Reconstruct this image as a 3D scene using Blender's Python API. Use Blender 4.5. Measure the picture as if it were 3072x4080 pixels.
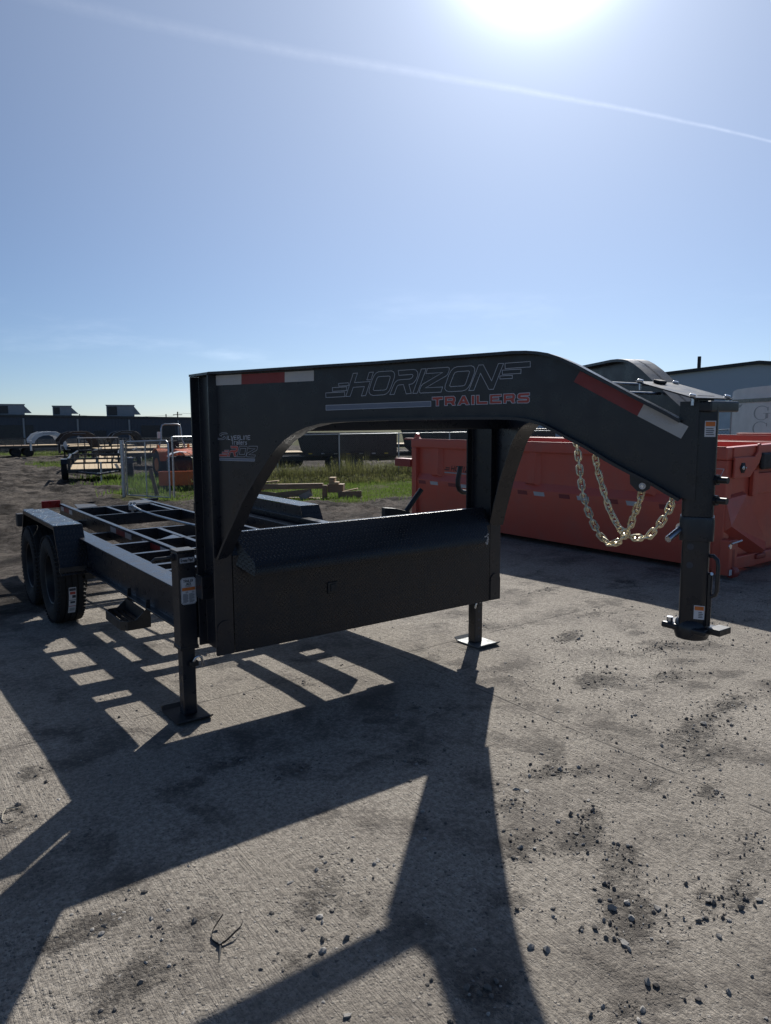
import bpy, bmesh, math, random
from mathutils import Vector, Matrix, noise

# ------------------------------------------------------------------ clear
for o in list(bpy.data.objects):
    bpy.data.objects.remove(o)
sc = bpy.context.scene
COL = sc.collection
R = math.radians
rnd = random.Random(7)

# ------------------------------------------------------------------ camera
PSI, PITCH, ROLL = 0.62853, 0.12490, -0.00437
CAM = Vector((-1.473, -3.578, 1.670))
_s, _c = math.sin(PSI), math.cos(PSI)
_r0 = Vector((_c, -_s, 0))
_f = Vector((_s * math.cos(PITCH), _c * math.cos(PITCH), -math.sin(PITCH)))
_u0 = Vector((_s * math.sin(PITCH), _c * math.sin(PITCH), math.cos(PITCH)))
_r = _r0 * math.cos(ROLL) + _u0 * math.sin(ROLL)
_u = _u0 * math.cos(ROLL) - _r0 * math.sin(ROLL)
cam = bpy.data.cameras.new('camera')
cam.sensor_fit = 'HORIZONTAL'
cam.sensor_width = 36.0
cam.lens = 36.0 * 2867.7 / 3072.0
cam.clip_start = 0.05
cam.clip_end = 5000
camo = bpy.data.objects.new('camera', cam)
COL.objects.link(camo)
camo.matrix_world = Matrix(((_r.x, _u.x, -_f.x, CAM.x), (_r.y, _u.y, -_f.y, CAM.y), (_r.z, _u.z, -_f.z, CAM.z), (0, 0, 0, 1)))
sc.camera = camo

# ------------------------------------------------------------------ sky, sun, exposure
SUN_AZ, SUN_EL = R(47.48), R(32.98)          # azimuth from +Y towards +X
SUN = Vector((math.sin(SUN_AZ) * math.cos(SUN_EL), math.cos(SUN_AZ) * math.cos(SUN_EL), math.sin(SUN_EL)))
world = bpy.data.worlds.new('World')
sc.world = world
world.use_nodes = True
wt = world.node_tree
wt.nodes.clear()

def wn(kind, **kw):
    n = wt.nodes.new(kind)
    for k, v in kw.items():
        setattr(n, k, v)
    return n

def wmath(op, a, b=None, clamp=False):
    n = wn('ShaderNodeMath', operation=op, use_clamp=clamp)
    for i, v in enumerate((a, b)):
        if v is None:
            continue
        if isinstance(v, (int, float)):
            n.inputs[i].default_value = v
        else:
            wt.links.new(v, n.inputs[i])
    return n.outputs[0]

sky = wn('ShaderNodeTexSky', sky_type='NISHITA')
sky.sun_disc = False
sky.sun_elevation = SUN_EL
sky.sun_rotation = SUN_AZ
sky.altitude = 4000
sky.air_density = 1.15
sky.dust_density = 5.0
sky.ozone_density = 5.0
wtc = wn('ShaderNodeTexCoord')
DIR = wtc.outputs['Generated']

def wdot(vec):
    n = wn('ShaderNodeVectorMath', operation='DOT_PRODUCT')
    wt.links.new(DIR, n.inputs[0])
    n.inputs[1].default_value = vec
    return n.outputs['Value']

def wnoise(scale, detail, rough, vec_scale=(1, 1, 1), loc=(0, 0, 0)):
    mp = wn('ShaderNodeMapping')
    mp.inputs['Scale'].default_value = vec_scale
    mp.inputs['Location'].default_value = loc
    wt.links.new(DIR, mp.inputs['Vector'])
    n = wn('ShaderNodeTexNoise')
    n.inputs['Scale'].default_value = scale
    n.inputs['Detail'].default_value = detail
    n.inputs['Roughness'].default_value = rough
    wt.links.new(mp.outputs[0], n.inputs['Vector'])
    return n.outputs['Fac']

def wramp(v, lo, hi):
    n = wn('ShaderNodeMapRange', interpolation_type='SMOOTHSTEP')
    n.inputs['From Min'].default_value = lo
    n.inputs['From Max'].default_value = hi
    wt.links.new(v, n.inputs['Value'])
    return n.outputs['Result']

AUR = (5.0, 4.0, 75.0)
# vapour trail: a band along a great circle of the sky, broad and loose to the left
pA, pB = Vector((0.217, 0.869, 0.444)), Vector((0.848, 0.432, 0.308))
tn = pA.cross(pB).normalized()
tt = (pB - pA).normalized()
ts = wdot(tt)
wob = wmath('MULTIPLY', wmath('SUBTRACT', wnoise(11, 5, .65), .5), .0035)
bow = wmath('ADD', wmath('MULTIPLY', wmath('POWER', wmath('ABSOLUTE', ts), 3.0), wmath('MULTIPLY', wmath('SIGN', ts), .165)), wmath('MULTIPLY', ts, -.025))
dist = wmath('ABSOLUTE', wmath('ADD', wmath('SUBTRACT', wdot(tn), bow), wob))
along = wramp(wdot(tt), -.45, .5)            # 0 at the left end, 1 at the right end
wid = wmath('ADD', wmath('MULTIPLY', wmath('SUBTRACT', 1.0, along), .0085), .0017)
trail = wmath('SUBTRACT', 1.0, wmath('DIVIDE', dist, wid), clamp=True)
trail = wmath('MULTIPLY', trail, wmath('ADD', wmath('MULTIPLY', wnoise(60, 5, .7), .9), .1))
trail = wmath('MULTIPLY', trail, wmath('ADD', wmath('MULTIPLY', along, .50), .17))
# thin cirrus low in the sky
cir = wramp(wnoise(3.2, 8, .62, (1.0, 1.0, 4.5), (3.1, 1.7, .4)), .50, .78)
low = wmath('MULTIPLY', wramp(wdot((0, 0, 1)), .005, .05), wmath('SUBTRACT', 1.0, wramp(wdot((0, 0, 1)), .07, .22)))
cir = wmath('MULTIPLY', wmath('MULTIPLY', cir, low), .45)
cloud = wmath('ADD', trail, cir, clamp=True)
# bright aureole of forward-scattered light round the sun
sd = wmath('MAXIMUM', wdot(tuple(SUN)), 0.0)
aur = wmath('ADD', wmath('MULTIPLY', wmath('POWER', sd, 4.0), AUR[0]), wmath('MULTIPLY', wmath('POWER', sd, 60.0), AUR[1]))
aur = wmath('ADD', aur, wmath('MULTIPLY', wmath('POWER', sd, 400.0), AUR[2]))
aurc = wn('ShaderNodeMix', data_type='RGBA', blend_type='MULTIPLY')
aurc.inputs['Factor'].default_value = 1.0
aurc.inputs['A'].default_value = (.90, 1.0, 1.13, 1)
wt.links.new(aur, aurc.inputs['B'])
skyc = wn('ShaderNodeMix', data_type='RGBA', blend_type='ADD')
skyc.inputs['Factor'].default_value = 1.0
wt.links.new(sky.outputs[0], skyc.inputs['A'])
wt.links.new(aurc.outputs['Result'], skyc.inputs['B'])
SKYC = skyc.outputs['Result']
mixc = wn('ShaderNodeMix', data_type='RGBA')
wt.links.new(cloud, mixc.inputs['Factor'])
wt.links.new(SKYC, mixc.inputs['A'])
addc = wn('ShaderNodeMix', data_type='RGBA', blend_type='ADD')
addc.inputs['Factor'].default_value = 1.0
wt.links.new(SKYC, addc.inputs['A'])
addc.inputs['B'].default_value = (5.5, 5.3, 5.0, 1)
wt.links.new(addc.outputs['Result'], mixc.inputs['B'])
bg = wn('ShaderNodeBackground')
bg.inputs['Strength'].default_value = 0.060
wt.links.new(mixc.outputs['Result'], bg.inputs['Color'])
wo = wn('ShaderNodeOutputWorld')
wt.links.new(bg.outputs[0], wo.inputs['Surface'])

sun = bpy.data.lights.new('sun', 'SUN')
sun.energy = 5.0
sun.angle = R(0.53)
sun.color = (1.0, 0.955, 0.88)
suno = bpy.data.objects.new('sun', sun)
COL.objects.link(suno)
suno.rotation_euler = (-SUN).to_track_quat('-Z', 'Y').to_euler()
suno.location = (30, 30, 30)

sc.view_settings.view_transform = 'Standard'
sc.view_settings.look = 'None'
sc.view_settings.exposure = 0.22
sc.view_settings.gamma = 1.0
sc.view_settings.use_curve_mapping = False
try:
    sc.cycles.max_bounces = 6
    sc.cycles.sample_clamp_indirect = 6
except Exception:
    pass

# ------------------------------------------------------------------ material helpers
class NT:
    def __init__(s, name):
        s.m = bpy.data.materials.new(name)
        s.m.use_nodes = True
        s.t = s.m.node_tree
        s.t.nodes.clear()
        s.out = s.t.nodes.new('ShaderNodeOutputMaterial')
        s.b = s.t.nodes.new('ShaderNodeBsdfPrincipled')
        s.t.links.new(s.b.outputs[0], s.out.inputs['Surface'])
        s._tc = None
    def n(s, kind, **kw):
        n = s.t.nodes.new(kind)
        for k, v in kw.items():
            setattr(n, k, v)
        return n
    def tc(s):
        if s._tc is None:
            s._tc = s.n('ShaderNodeTexCoord')
        return s._tc
    def link(s, a, b):
        s.t.links.new(a, b)
    def put(s, sock, v):
        if isinstance(v, (int, float)):
            sock.default_value = v
        elif isinstance(v, tuple):
            sock.default_value = v if len(v) == 4 or sock.type == 'VECTOR' else (*v, 1)
        else:
            s.link(v, sock)
    def set(s, **kw):
        for k, v in kw.items():
            s.put(s.b.inputs[k.replace('_', ' ')], v)
    def math(s, op, a, b=0.0, clamp=False):
        n = s.n('ShaderNodeMath', operation=op, use_clamp=clamp)
        s.put(n.inputs[0], a)
        s.put(n.inputs[1], b)
        return n.outputs[0]
    def noise(s, scale=5, detail=4, rough=.55, vs=(1, 1, 1), rot=(0, 0, 0), coord='Object', dist=0):
        mp = s.n('ShaderNodeMapping')
        mp.inputs['Scale'].default_value = vs
        mp.inputs['Rotation'].default_value = rot
        s.link(s.tc().outputs[coord], mp.inputs['Vector'])
        n = s.n('ShaderNodeTexNoise')
        n.inputs['Scale'].default_value = scale
        n.inputs['Detail'].default_value = detail
        n.inputs['Roughness'].default_value = rough
        n.inputs['Distortion'].default_value = dist
        s.link(mp.outputs[0], n.inputs['Vector'])
        return n.outputs['Fac']
    def ramp(s, v, lo, hi, a=0.0, b=1.0):
        n = s.n('ShaderNodeMapRange', interpolation_type='SMOOTHSTEP')
        n.inputs['From Min'].default_value = lo
        n.inputs['From Max'].default_value = hi
        n.inputs['To Min'].default_value = a
        n.inputs['To Max'].default_value = b
        s.link(v, n.inputs['Value'])
        return n.outputs['Result']
    def mix(s, f, a, b, blend='MIX'):
        n = s.n('ShaderNodeMix', data_type='RGBA', blend_type=blend)
        s.put(n.inputs['Factor'], f)
        s.put(n.inputs['A'], a)
        s.put(n.inputs['B'], b)
        return n.outputs['Result']
    def bump(s, h, strength=.3, dist=.01, normal=None):
        n = s.n('ShaderNodeBump')
        n.inputs['Strength'].default_value = strength
        n.inputs['Distance'].default_value = dist
        s.link(h, n.inputs['Height'])
        if normal is not None:
            s.link(normal, n.inputs['Normal'])
        return n.outputs[0]

M = {}

def simple(name, col, rough=.5, metal=0.0, var=.12, nscale=6, bump=0.0, bscale=60, spec=.5):
    t = NT(name)
    f = t.noise(nscale, 5, .6)
    dark = tuple(c * (1 - var) for c in col)
    light = tuple(min(1, c * (1 + var)) for c in col)
    t.set(Base_Color=t.mix(t.ramp(f, .3, .7), dark, light), Metallic=metal)
    g = t.noise(nscale * 3, 4, .6)
    t.set(Roughness=t.ramp(g, .3, .7, max(.05, rough - .08), min(1, rough + .08)))
    t.b.inputs['Specular IOR Level'].default_value = spec
    if bump:
        t.set(Normal=t.bump(t.noise(bscale, 4, .6), bump, .004))
    M[name] = t.m
    return t.m

def steel(name, col, rough, dust):
    # powder coat with a thin film of yard dust in soft patches
    t = NT(name)
    d = t.ramp(t.noise(3.2, 7, .65), .42, .78)
    d2 = t.math('MULTIPLY', d, dust)
    t.set(Base_Color=t.mix(d2, col, (.20, .185, .165)))
    t.set(Roughness=t.math('ADD', t.ramp(t.noise(14, 4, .6), .3, .7, rough - .06, rough + .07), t.math('MULTIPLY', d2, .6)))
    t.b.inputs['Specular IOR Level'].default_value = .5
    t.set(Normal=t.bump(t.noise(240, 2, .5), .05, .002))
    M[name] = t.m

steel('black_paint', (.015, .0175, .024), .31, .035)  # slight blue in the base colour stands in for sky sheen and flare
steel('dusty_black', (.016, .017, .019), .44, .14)
steel('sunlit_plate', (.03, .03, .032), .40, .55)  # pale film raised to paint grazing sunlight onto the cover plate
steel('orange_paint', (.55, .105, .068), .34, .20)
steel('red_frame_paint', (.30, .04, .03), .42, .15)
simple('red_tape', (.22, .030, .030), .45, var=.06)
simple('white_tape', (.46, .46, .46), .4, var=.06)
simple('tape_print', (.48, .49, .52), .4, var=.03)
simple('decal_line', (.50, .53, .60), .4, var=.03)
simple('decal_grey', (.16, .19, .25), .45, var=.05)
simple('decal_red', (.40, .060, .045), .45, var=.05)
simple('decal_black', (.02, .02, .022), .5)
simple('sticker_white', (.62, .63, .66), .5, var=.04)
simple('sticker_orange', (.62, .17, .03), .5, var=.05)
simple('sticker_ink', (.05, .055, .07), .6)
simple('zinc', (.62, .64, .68), .28, 1.0, var=.08)
simple('galvanised', (.42, .44, .46), .42, 1.0, var=.15, nscale=20)
simple('chain_gold', (.74, .67, .49), .34, 1.0, var=.15, nscale=30)
simple('rubber', (.022, .022, .023), .82, var=.25, bump=.2, bscale=90, spec=.3)
simple('wheel_black', (.018, .018, .02), .45, var=.2)
simple('white_paint', (.66, .67, .68), .45, var=.07, nscale=2)
simple('cream_light', (.7, .3, .05), .3, var=.1)
simple('tail_red', (.30, .015, .012), .3, var=.1)
simple('glass_dark', (.02, .024, .03), .12, spec=.6)
simple('black_plastic', (.02, .02, .022), .6, var=.2)
simple('tractor_orange', (.60, .13, .025), .4, var=.1)
simple('concrete_block', (.30, .27, .24), .85, var=.2, bump=.3, bscale=40)
simple('yellow_print', (.55, .38, .05), .5, var=.05)
simple('weld_mark', (.40, .42, .46), .5, .6, var=.4, nscale=60)
simple('grey_letters', (.33, .35, .37), .55, var=.1)
simple('hvac_grey', (.34, .345, .35), .6, var=.1)
steel('rusty_black', (.035, .022, .018), .5, .15)
simple('wire_grey', (.42, .43, .44), .45, .35, var=.1)
simple('old_galvanised', (.13, .14, .145), .6, .4, var=.15)
simple('pole_wood', (.12, .095, .075), .8, var=.2)

def tread_plate(name, col, rough, coords, depth=.0065):
    # raised lozenges of tread plate, alternating in direction
    t = NT(name)
    sep = t.n('ShaderNodeSeparateXYZ')
    t.link(t.tc().outputs['Object'], sep.inputs[0])
    a = sep.outputs[coords[0]]
    b = sep.outputs[coords[1]]
    if len(coords) > 2:
        b = t.math('ADD', b, t.math('MULTIPLY', sep.outputs[coords[2]], 1.0))
    p = 1.0 / .026
    u = t.math('MULTIPLY', t.math('ADD', a, b), p)
    v = t.math('MULTIPLY', t.math('SUBTRACT', a, b), p)
    fu = t.math('SUBTRACT', t.math('FRACT', u), .5)
    fv = t.math('SUBTRACT', t.math('FRACT', v), .5)
    par = t.math('MODULO', t.math('ADD', t.math('ADD', t.math('FLOOR', u), t.math('FLOOR', v)), 1000), 2.0)
    q = t.math('SUBTRACT', 1.0, par)
    def ell(p0, p1):
        return t.math('ADD', t.math('POWER', t.math('MULTIPLY', p0, 2.1), 2.0), t.math('POWER', t.math('MULTIPLY', p1, 5.2), 2.0))
    e = t.math('ADD', t.math('MULTIPLY', ell(fu, fv), par), t.math('MULTIPLY', ell(fv, fu), q))
    h = t.math('SUBTRACT', 1.0, e, clamp=True)
    h = t.ramp(h, 0, .6)
    t.set(Base_Color=col, Roughness=t.ramp(t.noise(9, 4, .6), .3, .7, rough - .05, rough + .1))
    t.set(Normal=t.bump(h, 1.0, depth))
    M[name] = t.m

tread_plate('tread_front', (.013, .0155, .021), .30, (0, 2), .0058)
tread_plate('tread_top', (.020, .021, .024), .24, (0, 1))

def lumber(name, col, dark):
    t = NT(name)
    g = t.noise(3, 6, .6, (2, 40, 40))
    t.set(Base_Color=t.mix(t.ramp(g, .35, .7), dark, col), Roughness=.75)
    t.set(Normal=t.bump(g, .25, .004))
    M[name] = t.m

lumber('pine_new', (.52, .38, .22), (.40, .27, .14))
lumber('pine_old', (.34, .235, .140), (.20, .135, .085))
lumber('deck_wood', (.60, .46, .28), (.46, .33, .18))

def metal_wall(name, col, axis, pitch, var):
    # steel cladding: shallow ribs plus panel-to-panel tone
    t = NT(name)
    sep = t.n('ShaderNodeSeparateXYZ')
    t.link(t.tc().outputs['Object'], sep.inputs[0])
    w = t.math('FRACT', t.math('MULTIPLY', sep.outputs[axis], 1.0 / pitch))
    h = t.ramp(t.math('ABSOLUTE', t.math('SUBTRACT', w, .5)), .36, .44)
    f = t.noise(.6, 4, .6)
    t.set(Base_Color=t.mix(f, tuple(c * (1 - var) for c in col), tuple(c * (1 + var) for c in col)), Roughness=.5)
    t.set(Normal=t.bump(h, .6, .02))
    M[name] = t.m

metal_wall('dark_cladding', (.055, .066, .088), 0, .3, .15)
metal_wall('grey_cladding', (.52, .56, .61), 1, .3, .06)

# ------------------------------------------------------------------ mesh helpers
class MB:
    def __init__(s):
        s.v, s.f = [], []
    def add(s, vs, fs):
        k = len(s.v)
        s.v += [tuple(p) for p in vs]
        s.f += [tuple(i + k for i in f) for f in fs]
        return s
    def box(s, x0, x1, y0, y1, z0, z1):
        return s.add([(x0, y0, z0), (x1, y0, z0), (x1, y1, z0), (x0, y1, z0), (x0, y0, z1), (x1, y0, z1), (x1, y1, z1), (x0, y1, z1)],
                     [(0, 3, 2, 1), (4, 5, 6, 7), (0, 1, 5, 4), (1, 2, 6, 5), (2, 3, 7, 6), (3, 0, 4, 7)])
    def obox(s, c, size, mat):
        c = Vector(c)
        vs = []
        for z in (-1, 1):
            for (x, y) in ((-1, -1), (1, -1), (1, 1), (-1, 1)):
                vs.append(c + mat @ Vector((x * size[0] / 2, y * size[1] / 2, z * size[2] / 2)))
        return s.add(vs, [(0, 3, 2, 1), (4, 5, 6, 7), (0, 1, 5, 4), (1, 2, 6, 5), (2, 3, 7, 6), (3, 0, 4, 7)])
    def ext(s, pts, fn, t0, t1):
        # polygon pts (a,b) -> fn(a,b,t), extruded between t0 and t1
        n = len(pts)
        vs = [fn(a, b, t0) for a, b in pts] + [fn(a, b, t1) for a, b in pts]
        fs = [tuple(range(n))[::-1], tuple(range(n, 2 * n))]
        fs += [(i, (i + 1) % n, n + (i + 1) % n, n + i) for i in range(n)]
        return s.add(vs, fs)
    def tube(s, path, r, n=8, caps=True, closed=False):
        path = [Vector(p) for p in path]
        m = len(path)
        rs = r if isinstance(r, (list, tuple)) else [r] * m
        d0 = (path[1] - path[0]).normalized()
        up = Vector((0, 0, 1)) if abs(d0.z) < .9 else Vector((1, 0, 0))
        a = d0.cross(up).normalized()
        vs = []
        for i in range(m):
            if closed:
                d = (path[(i + 1) % m] - path[i - 1]).normalized()
            else:
                d = (path[min(i + 1, m - 1)] - path[max(i - 1, 0)]).normalized()
            a = (a - d * a.dot(d)).normalized()
            b = d.cross(a)
            for k in range(n):
                t = 2 * math.pi * k / n
                vs.append(path[i] + (a * math.cos(t) + b * math.sin(t)) * rs[i])
        fs = []
        for i in range(m if closed else m - 1):
            j = (i + 1) % m
            for k in range(n):
                fs.append((i * n + k, i * n + (k + 1) % n, j * n + (k + 1) % n, j * n + k))
        if caps and not closed:
            fs.append(tuple(range(n))[::-1])
            fs.append(tuple(range((m - 1) * n, m * n)))
        return s.add(vs, fs)
    def lathe(s, prof, c, axis, n=32, closed=False):
        # prof: (radius, along); axis 'x','y','z'
        c = Vector(c)
        vs, m = [], len(prof)
        for k in range(n):
            t = 2 * math.pi * k / n
            for r, h in prof:
                if axis == 'z':
                    vs.append(c + Vector((r * math.cos(t), r * math.sin(t), h)))
                elif axis == 'x':
                    vs.append(c + Vector((h, r * math.cos(t), r * math.sin(t))))
                else:
                    vs.append(c + Vector((r * math.cos(t), h, r * math.sin(t))))
        fs = []
        for k in range(n):
            k2 = (k + 1) % n
            for i in range(m if closed else m - 1):
                j = (i + 1) % m
                fs.append((k * m + i, k2 * m + i, k2 * m + j, k * m + j))
        if not closed:
            fs.append(tuple(k * m for k in range(n)))
            fs.append(tuple(k * m + m - 1 for k in range(n))[::-1])
        return s.add(vs, fs)
    def strip(s, path, fn, half, th):
        # a plate of thickness th bent along a 2D path (a,b); fn(a,b,off); width 2*half
        m = len(path)
        nrm = []
        for i in range(m):
            p, q = path[max(i - 1, 0)], path[min(i + 1, m - 1)]
            dx, dz = q[0] - p[0], q[1] - p[1]
            L = math.hypot(dx, dz)
            nrm.append((-dz / L, dx / L))
        vs = []
        for i, (a, b) in enumerate(path):
            a2, b2 = a + nrm[i][0] * th, b + nrm[i][1] * th
            vs += [fn(a, b, half), fn(a, b, -half), fn(a2, b2, -half), fn(a2, b2, half)]
        fs = []
        for i in range(m - 1):
            o, q = i * 4, i * 4 + 4
            for k in range(4):
                fs.append((o + k, o + (k + 1) % 4, q + (k + 1) % 4, q + k))
        fs += [(3, 2, 1, 0), (m * 4 - 4, m * 4 - 3, m * 4 - 2, m * 4 - 1)]
        return s.add(vs, fs)
    def mirror(s, W):
        s.v = [(W - x, y, z) for x, y, z in s.v]
        s.f = [f[::-1] for f in s.f]
        return s

def mesh(name, mb, smooth=False):
    me = bpy.data.meshes.new(name)
    me.from_pydata(mb.v, [], mb.f)
    bm = bmesh.new()
    bm.from_mesh(me)
    bmesh.ops.recalc_face_normals(bm, faces=bm.faces)
    bm.to_mesh(me)
    bm.free()
    if smooth:
        me.shade_smooth()
        try:
            me.set_sharp_from_angle(angle=R(40))
        except Exception:
            pass
    return me

def obj(name, mb, mat, parent=None, smooth=False, bevel=0, local=False):
    """one mesh object; vertices in world space unless local (then in the parent's space)"""
    me = mb if isinstance(mb, bpy.types.Mesh) else mesh(name, mb, smooth)
    o = bpy.data.objects.new(name, me)
    COL.objects.link(o)
    if mat and not me.materials:
        me.materials.append(M[mat])
    if parent is not None:
        o.parent = parent
        if not local:
            off = Vector((0, 0, 0))
            p = parent
            while p is not None:
                off += Vector(p.location)
                p = p.parent
            o.location = -off
    if bevel:
        me.shade_smooth()
        b = o.modifiers.new('bevel', 'BEVEL')
        b.width = bevel
        b.segments = 3
        b.limit_method = 'ANGLE'
        b.angle_limit = R(40)
        o.modifiers.new('normals', 'WEIGHTED_NORMAL')
    return o

def tag(o, label, cat=None, group=None, kind=None):
    if label:
        o['label'] = label
    if cat:
        o['category'] = cat
    if group:
        o['group'] = group
    if kind:
        o['kind'] = kind
    return o

def thing(name, label, cat, loc=(0, 0, 0), rz=0.0, group=None):
    e = bpy.data.objects.new(name, None)
    COL.objects.link(e)
    e.location = loc
    e.rotation_euler = (0, 0, rz)
    e.empty_display_size = .2
    return tag(e, label, cat, group)

def clone(root, loc, rz, label=None):
    def cp(o, par):
        c = o.copy()
        COL.objects.link(c)
        c.parent = par
        for ch in o.children:
            cp(ch, c)
        return c
    r = cp(root, None)
    r.location = loc
    r.rotation_euler = (0, 0, rz)
    if label:
        r['label'] = label
    return r

def smooth01(a, lo, hi):
    t = min(max((a - lo) / (hi - lo), 0), 1)
    return t * t * (3 - 2 * t)

def gz(x, y):
    """level of the yard: the slab is flat, the dirt falls away gently towards the back"""
    return -(.022 * min(max(0, y - .3), 29.7) + .010 * max(0, y - 30)) * (1 - .9 * smooth01(x, 3.5, 5.5) * (1 - smooth01(y, 7, 12)))

# ------------------------------------------------------------------ ground
def fbm(x, y, sc_, o=4, seed=0.0):
    return noise.fractal(Vector((x * sc_, y * sc_, seed)), 1.0, 2.0, o)

def grass_amount(x, y):
    n = fbm(x, y, .45, 3, 3.3) * .9
    g = 0.0
    # strip in front of and behind the chain-link fence
    e = (y - 11.2) + (x - 5.5) * .725          # >0 behind the line (5.5,11.9)-(9.5,9.0)
    if x > 4.6 and y < 30:
        g = max(g, smooth01(e + n * .8, -.2, .9) * smooth01(x + n * .6, 5.2, 6.4) * (1 - smooth01(y, 26, 30)))
    for (cx, cy, rx, ry, w) in ((4.7, 15.6, 1.1, 2.6, 1), (6.4, 22.0, 1.9, 1.8, .7), (7.9, 42, 1.6, 5.0, .8), (12, 66, 7, 9, .7), (14, 47, 4, 9, .6)):
        d = math.hypot((x - cx) / rx, (y - cy) / ry) + n * .55
        g = max(g, w * (1 - smooth01(d, .55, 1.15)))
    if y > 75:
        g = max(g, .8 * smooth01(y, 75, 95))
    if x > 13 and y < 16:
        g = max(g, smooth01(x + n, 14, 17) * .9)
    return min(1, g)

def mud_amount(x, y):
    n = fbm(x, y, .35, 3, 9.1)
    return smooth01(y + n * 1.8 - .3 * min(max(x, 0), 4), 1.6, 6.6)

def span(lo, hi, step, far, grow=1.18):
    a = [lo]
    while a[-1] < hi:
        a.append(a[-1] + step)
    st = step
    while a[-1] < far:
        st *= grow
        a.append(a[-1] + st)
    st = step
    while a[0] > -far:
        st *= grow
        a.insert(0, a[0] - st)
    return a

xs = span(-4.5, 13, .085, 900)
ys = []
v = -4.0
ys = [v]
while ys[-1] < 9:
    ys.append(ys[-1] + .09)
while ys[-1] < 60:
    ys.append(ys[-1] * 1.0065 + .03)
st = .5
while ys[-1] < 1500:
    st *= 1.2
    ys.append(ys[-1] + st)
st = .09
while ys[0] > -400:
    st *= 1.25
    ys.insert(0, ys[0] - st)
# drifts of dark grit on the slab
DRIFT = [(0.73, -1.5), (1.2, -1.45), (0.93, -1.74), (0.6, -2.14), (0.51, -2.27), (0.78, -2.03), (0.81, -2.34), (0.75, -1.84), (-0.08, -2.17), (0.13, -2.45), (2.06, -1.52), (2.71, -0.98), (2.27, -0.74), (1.89, -1.75), (0.51, -1.73), (0.95, -2.4), (1.5, -1.96), (-0.19, -1.42), (-0.16, -1.63), (-0.92, -1.2), (-0.93, -1.53), (-0.49, -1.77), (-1.03, -0.26), (-0.92, 0.07), (0.12, -0.63), (-0.41, -0.5), (-0.11, -0.38), (-0.34, -1.55), (-0.66, -1.36), (-0.87, -0.64), (-1.07, -1.21), (0.99, -0.4), (0.63, -0.91), (1.03, -1.37), (1.36, -1.76), (2.59, -1.45), (1.31, -2.23), (0.68, 0.33), (-1.07, -0.4), (3.3, -.6), (3.6, .3), (2.9, .0), (4.4, -.2), (3.1, -1.6), (4.0, 1.2), (3.0, 1.4), (4.9, .9), (2.6, .6)]
_dr = random.Random(3)
DRIFT = [(x_, y_, _dr.uniform(.08, .17) * (1 + .6 * (x_ > 1.5)), _dr.uniform(.045, .095) * (1 + .6 * (x_ > 1.5)), _dr.uniform(-.5, .5), _dr.uniform(.6, 1)) for x_, y_ in DRIFT]
def drift(x, y):
    s = 0.0
    for (cx, cy, rx, ry, a_, w_) in DRIFT:
        dx, dy = x - cx, y - cy
        if abs(dx) > .6 or abs(dy) > .6:
            continue
        u = (dx * math.cos(a_) + dy * math.sin(a_)) / rx
        v_ = (-dx * math.sin(a_) + dy * math.cos(a_)) / ry
        s += w_ * math.exp(-(u * u + v_ * v_))
    return min(1.2, s)
gv, gf, gm, gg, gd_ = [], [], [], [], []
nx, ny = len(xs), len(ys)
for y in ys:
    for x in xs:
        near = -30 < x < 40 and -6 < y < 95
        if near:
            m, g = mud_amount(x, y), grass_amount(x, y)
        else:
            m, g = 1.0, .8 if y > 60 or abs(x) > 40 else 0.0
        z = gz(x, y)
        if near and m > 0:
            rut = (fbm(x * .8 + y * .25, y * .9, 1.1, 6, 1.0) * .16 + abs(fbm(x, y, .38, 2, 5.0)) * .07 + fbm(x, y, 3.1, 3, 8.0) * .05) * smooth01(y, 4.5, 9)
            z += m * rut * (1 - .6 * g)
        elif near:
            z += fbm(x, y, .5, 2, 2.0) * .004
        gv.append((x, y, z))
        gm.append(m)
        gg.append(g)
        gd_.append(drift(x, y) if -2 < x < 6 and -3.2 < y < 2 else 0.0)
for j in range(ny - 1):
    for i in range(nx - 1):
        a = j * nx + i
        gf.append((a, a + 1, a + nx + 1, a + nx))
gme = bpy.data.meshes.new('ground')
gme.from_pydata(gv, [], gf)
for nm, arr in (('mud', gm), ('grass', gg), ('drift', gd_)):
    at = gme.attributes.new(nm, 'FLOAT', 'POINT')
    at.data.foreach_set('value', arr)
gme.shade_smooth()

t = NT('ground_surface')
am = t.n('ShaderNodeAttribute', attribute_name='mud').outputs['Fac']
ag = t.n('ShaderNodeAttribute', attribute_name='grass').outputs['Fac']
sep = t.n('ShaderNodeSeparateXYZ')
t.link(t.tc().outputs['Object'], sep.inputs[0])
# slab: cement with a broom finish, ground-in dirt, loose fines and hairline joints
big = t.noise(.55, 6, .62)
mid = t.noise(3.1, 7, .66, dist=.4)
fine = t.noise(38, 6, .72)
grit = t.noise(92, 4, .75)
vo = t.n('ShaderNodeTexVoronoi')
vo.inputs['Scale'].default_value = 58
t.link(t.tc().outputs['Object'], vo.inputs['Vector'])
vs_ = t.n('ShaderNodeSeparateColor')
t.link(vo.outputs['Color'], vs_.inputs[0])
chip = t.math('MULTIPLY', t.ramp(vo.outputs['Distance'], .40, .22), t.ramp(vs_.outputs[0], .66, .72))
chip = t.math('MULTIPLY', chip, t.ramp(t.noise(2.3, 4, .65), .36, .60))
c_con = t.mix(t.ramp(big, .32, .68), (.335, .298, .252), (.470, .424, .364))
c_con = t.mix(t.ramp(fine, .36, .64, 0, .8), c_con, (.205, .182, .155))
c_con = t.mix(t.ramp(grit, .53, .64, 0, .8), c_con, (.125, .112, .098))
c_con = t.mix(t.ramp(grit, .42, .30, 0, .6), c_con, (.46, .43, .395))
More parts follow.
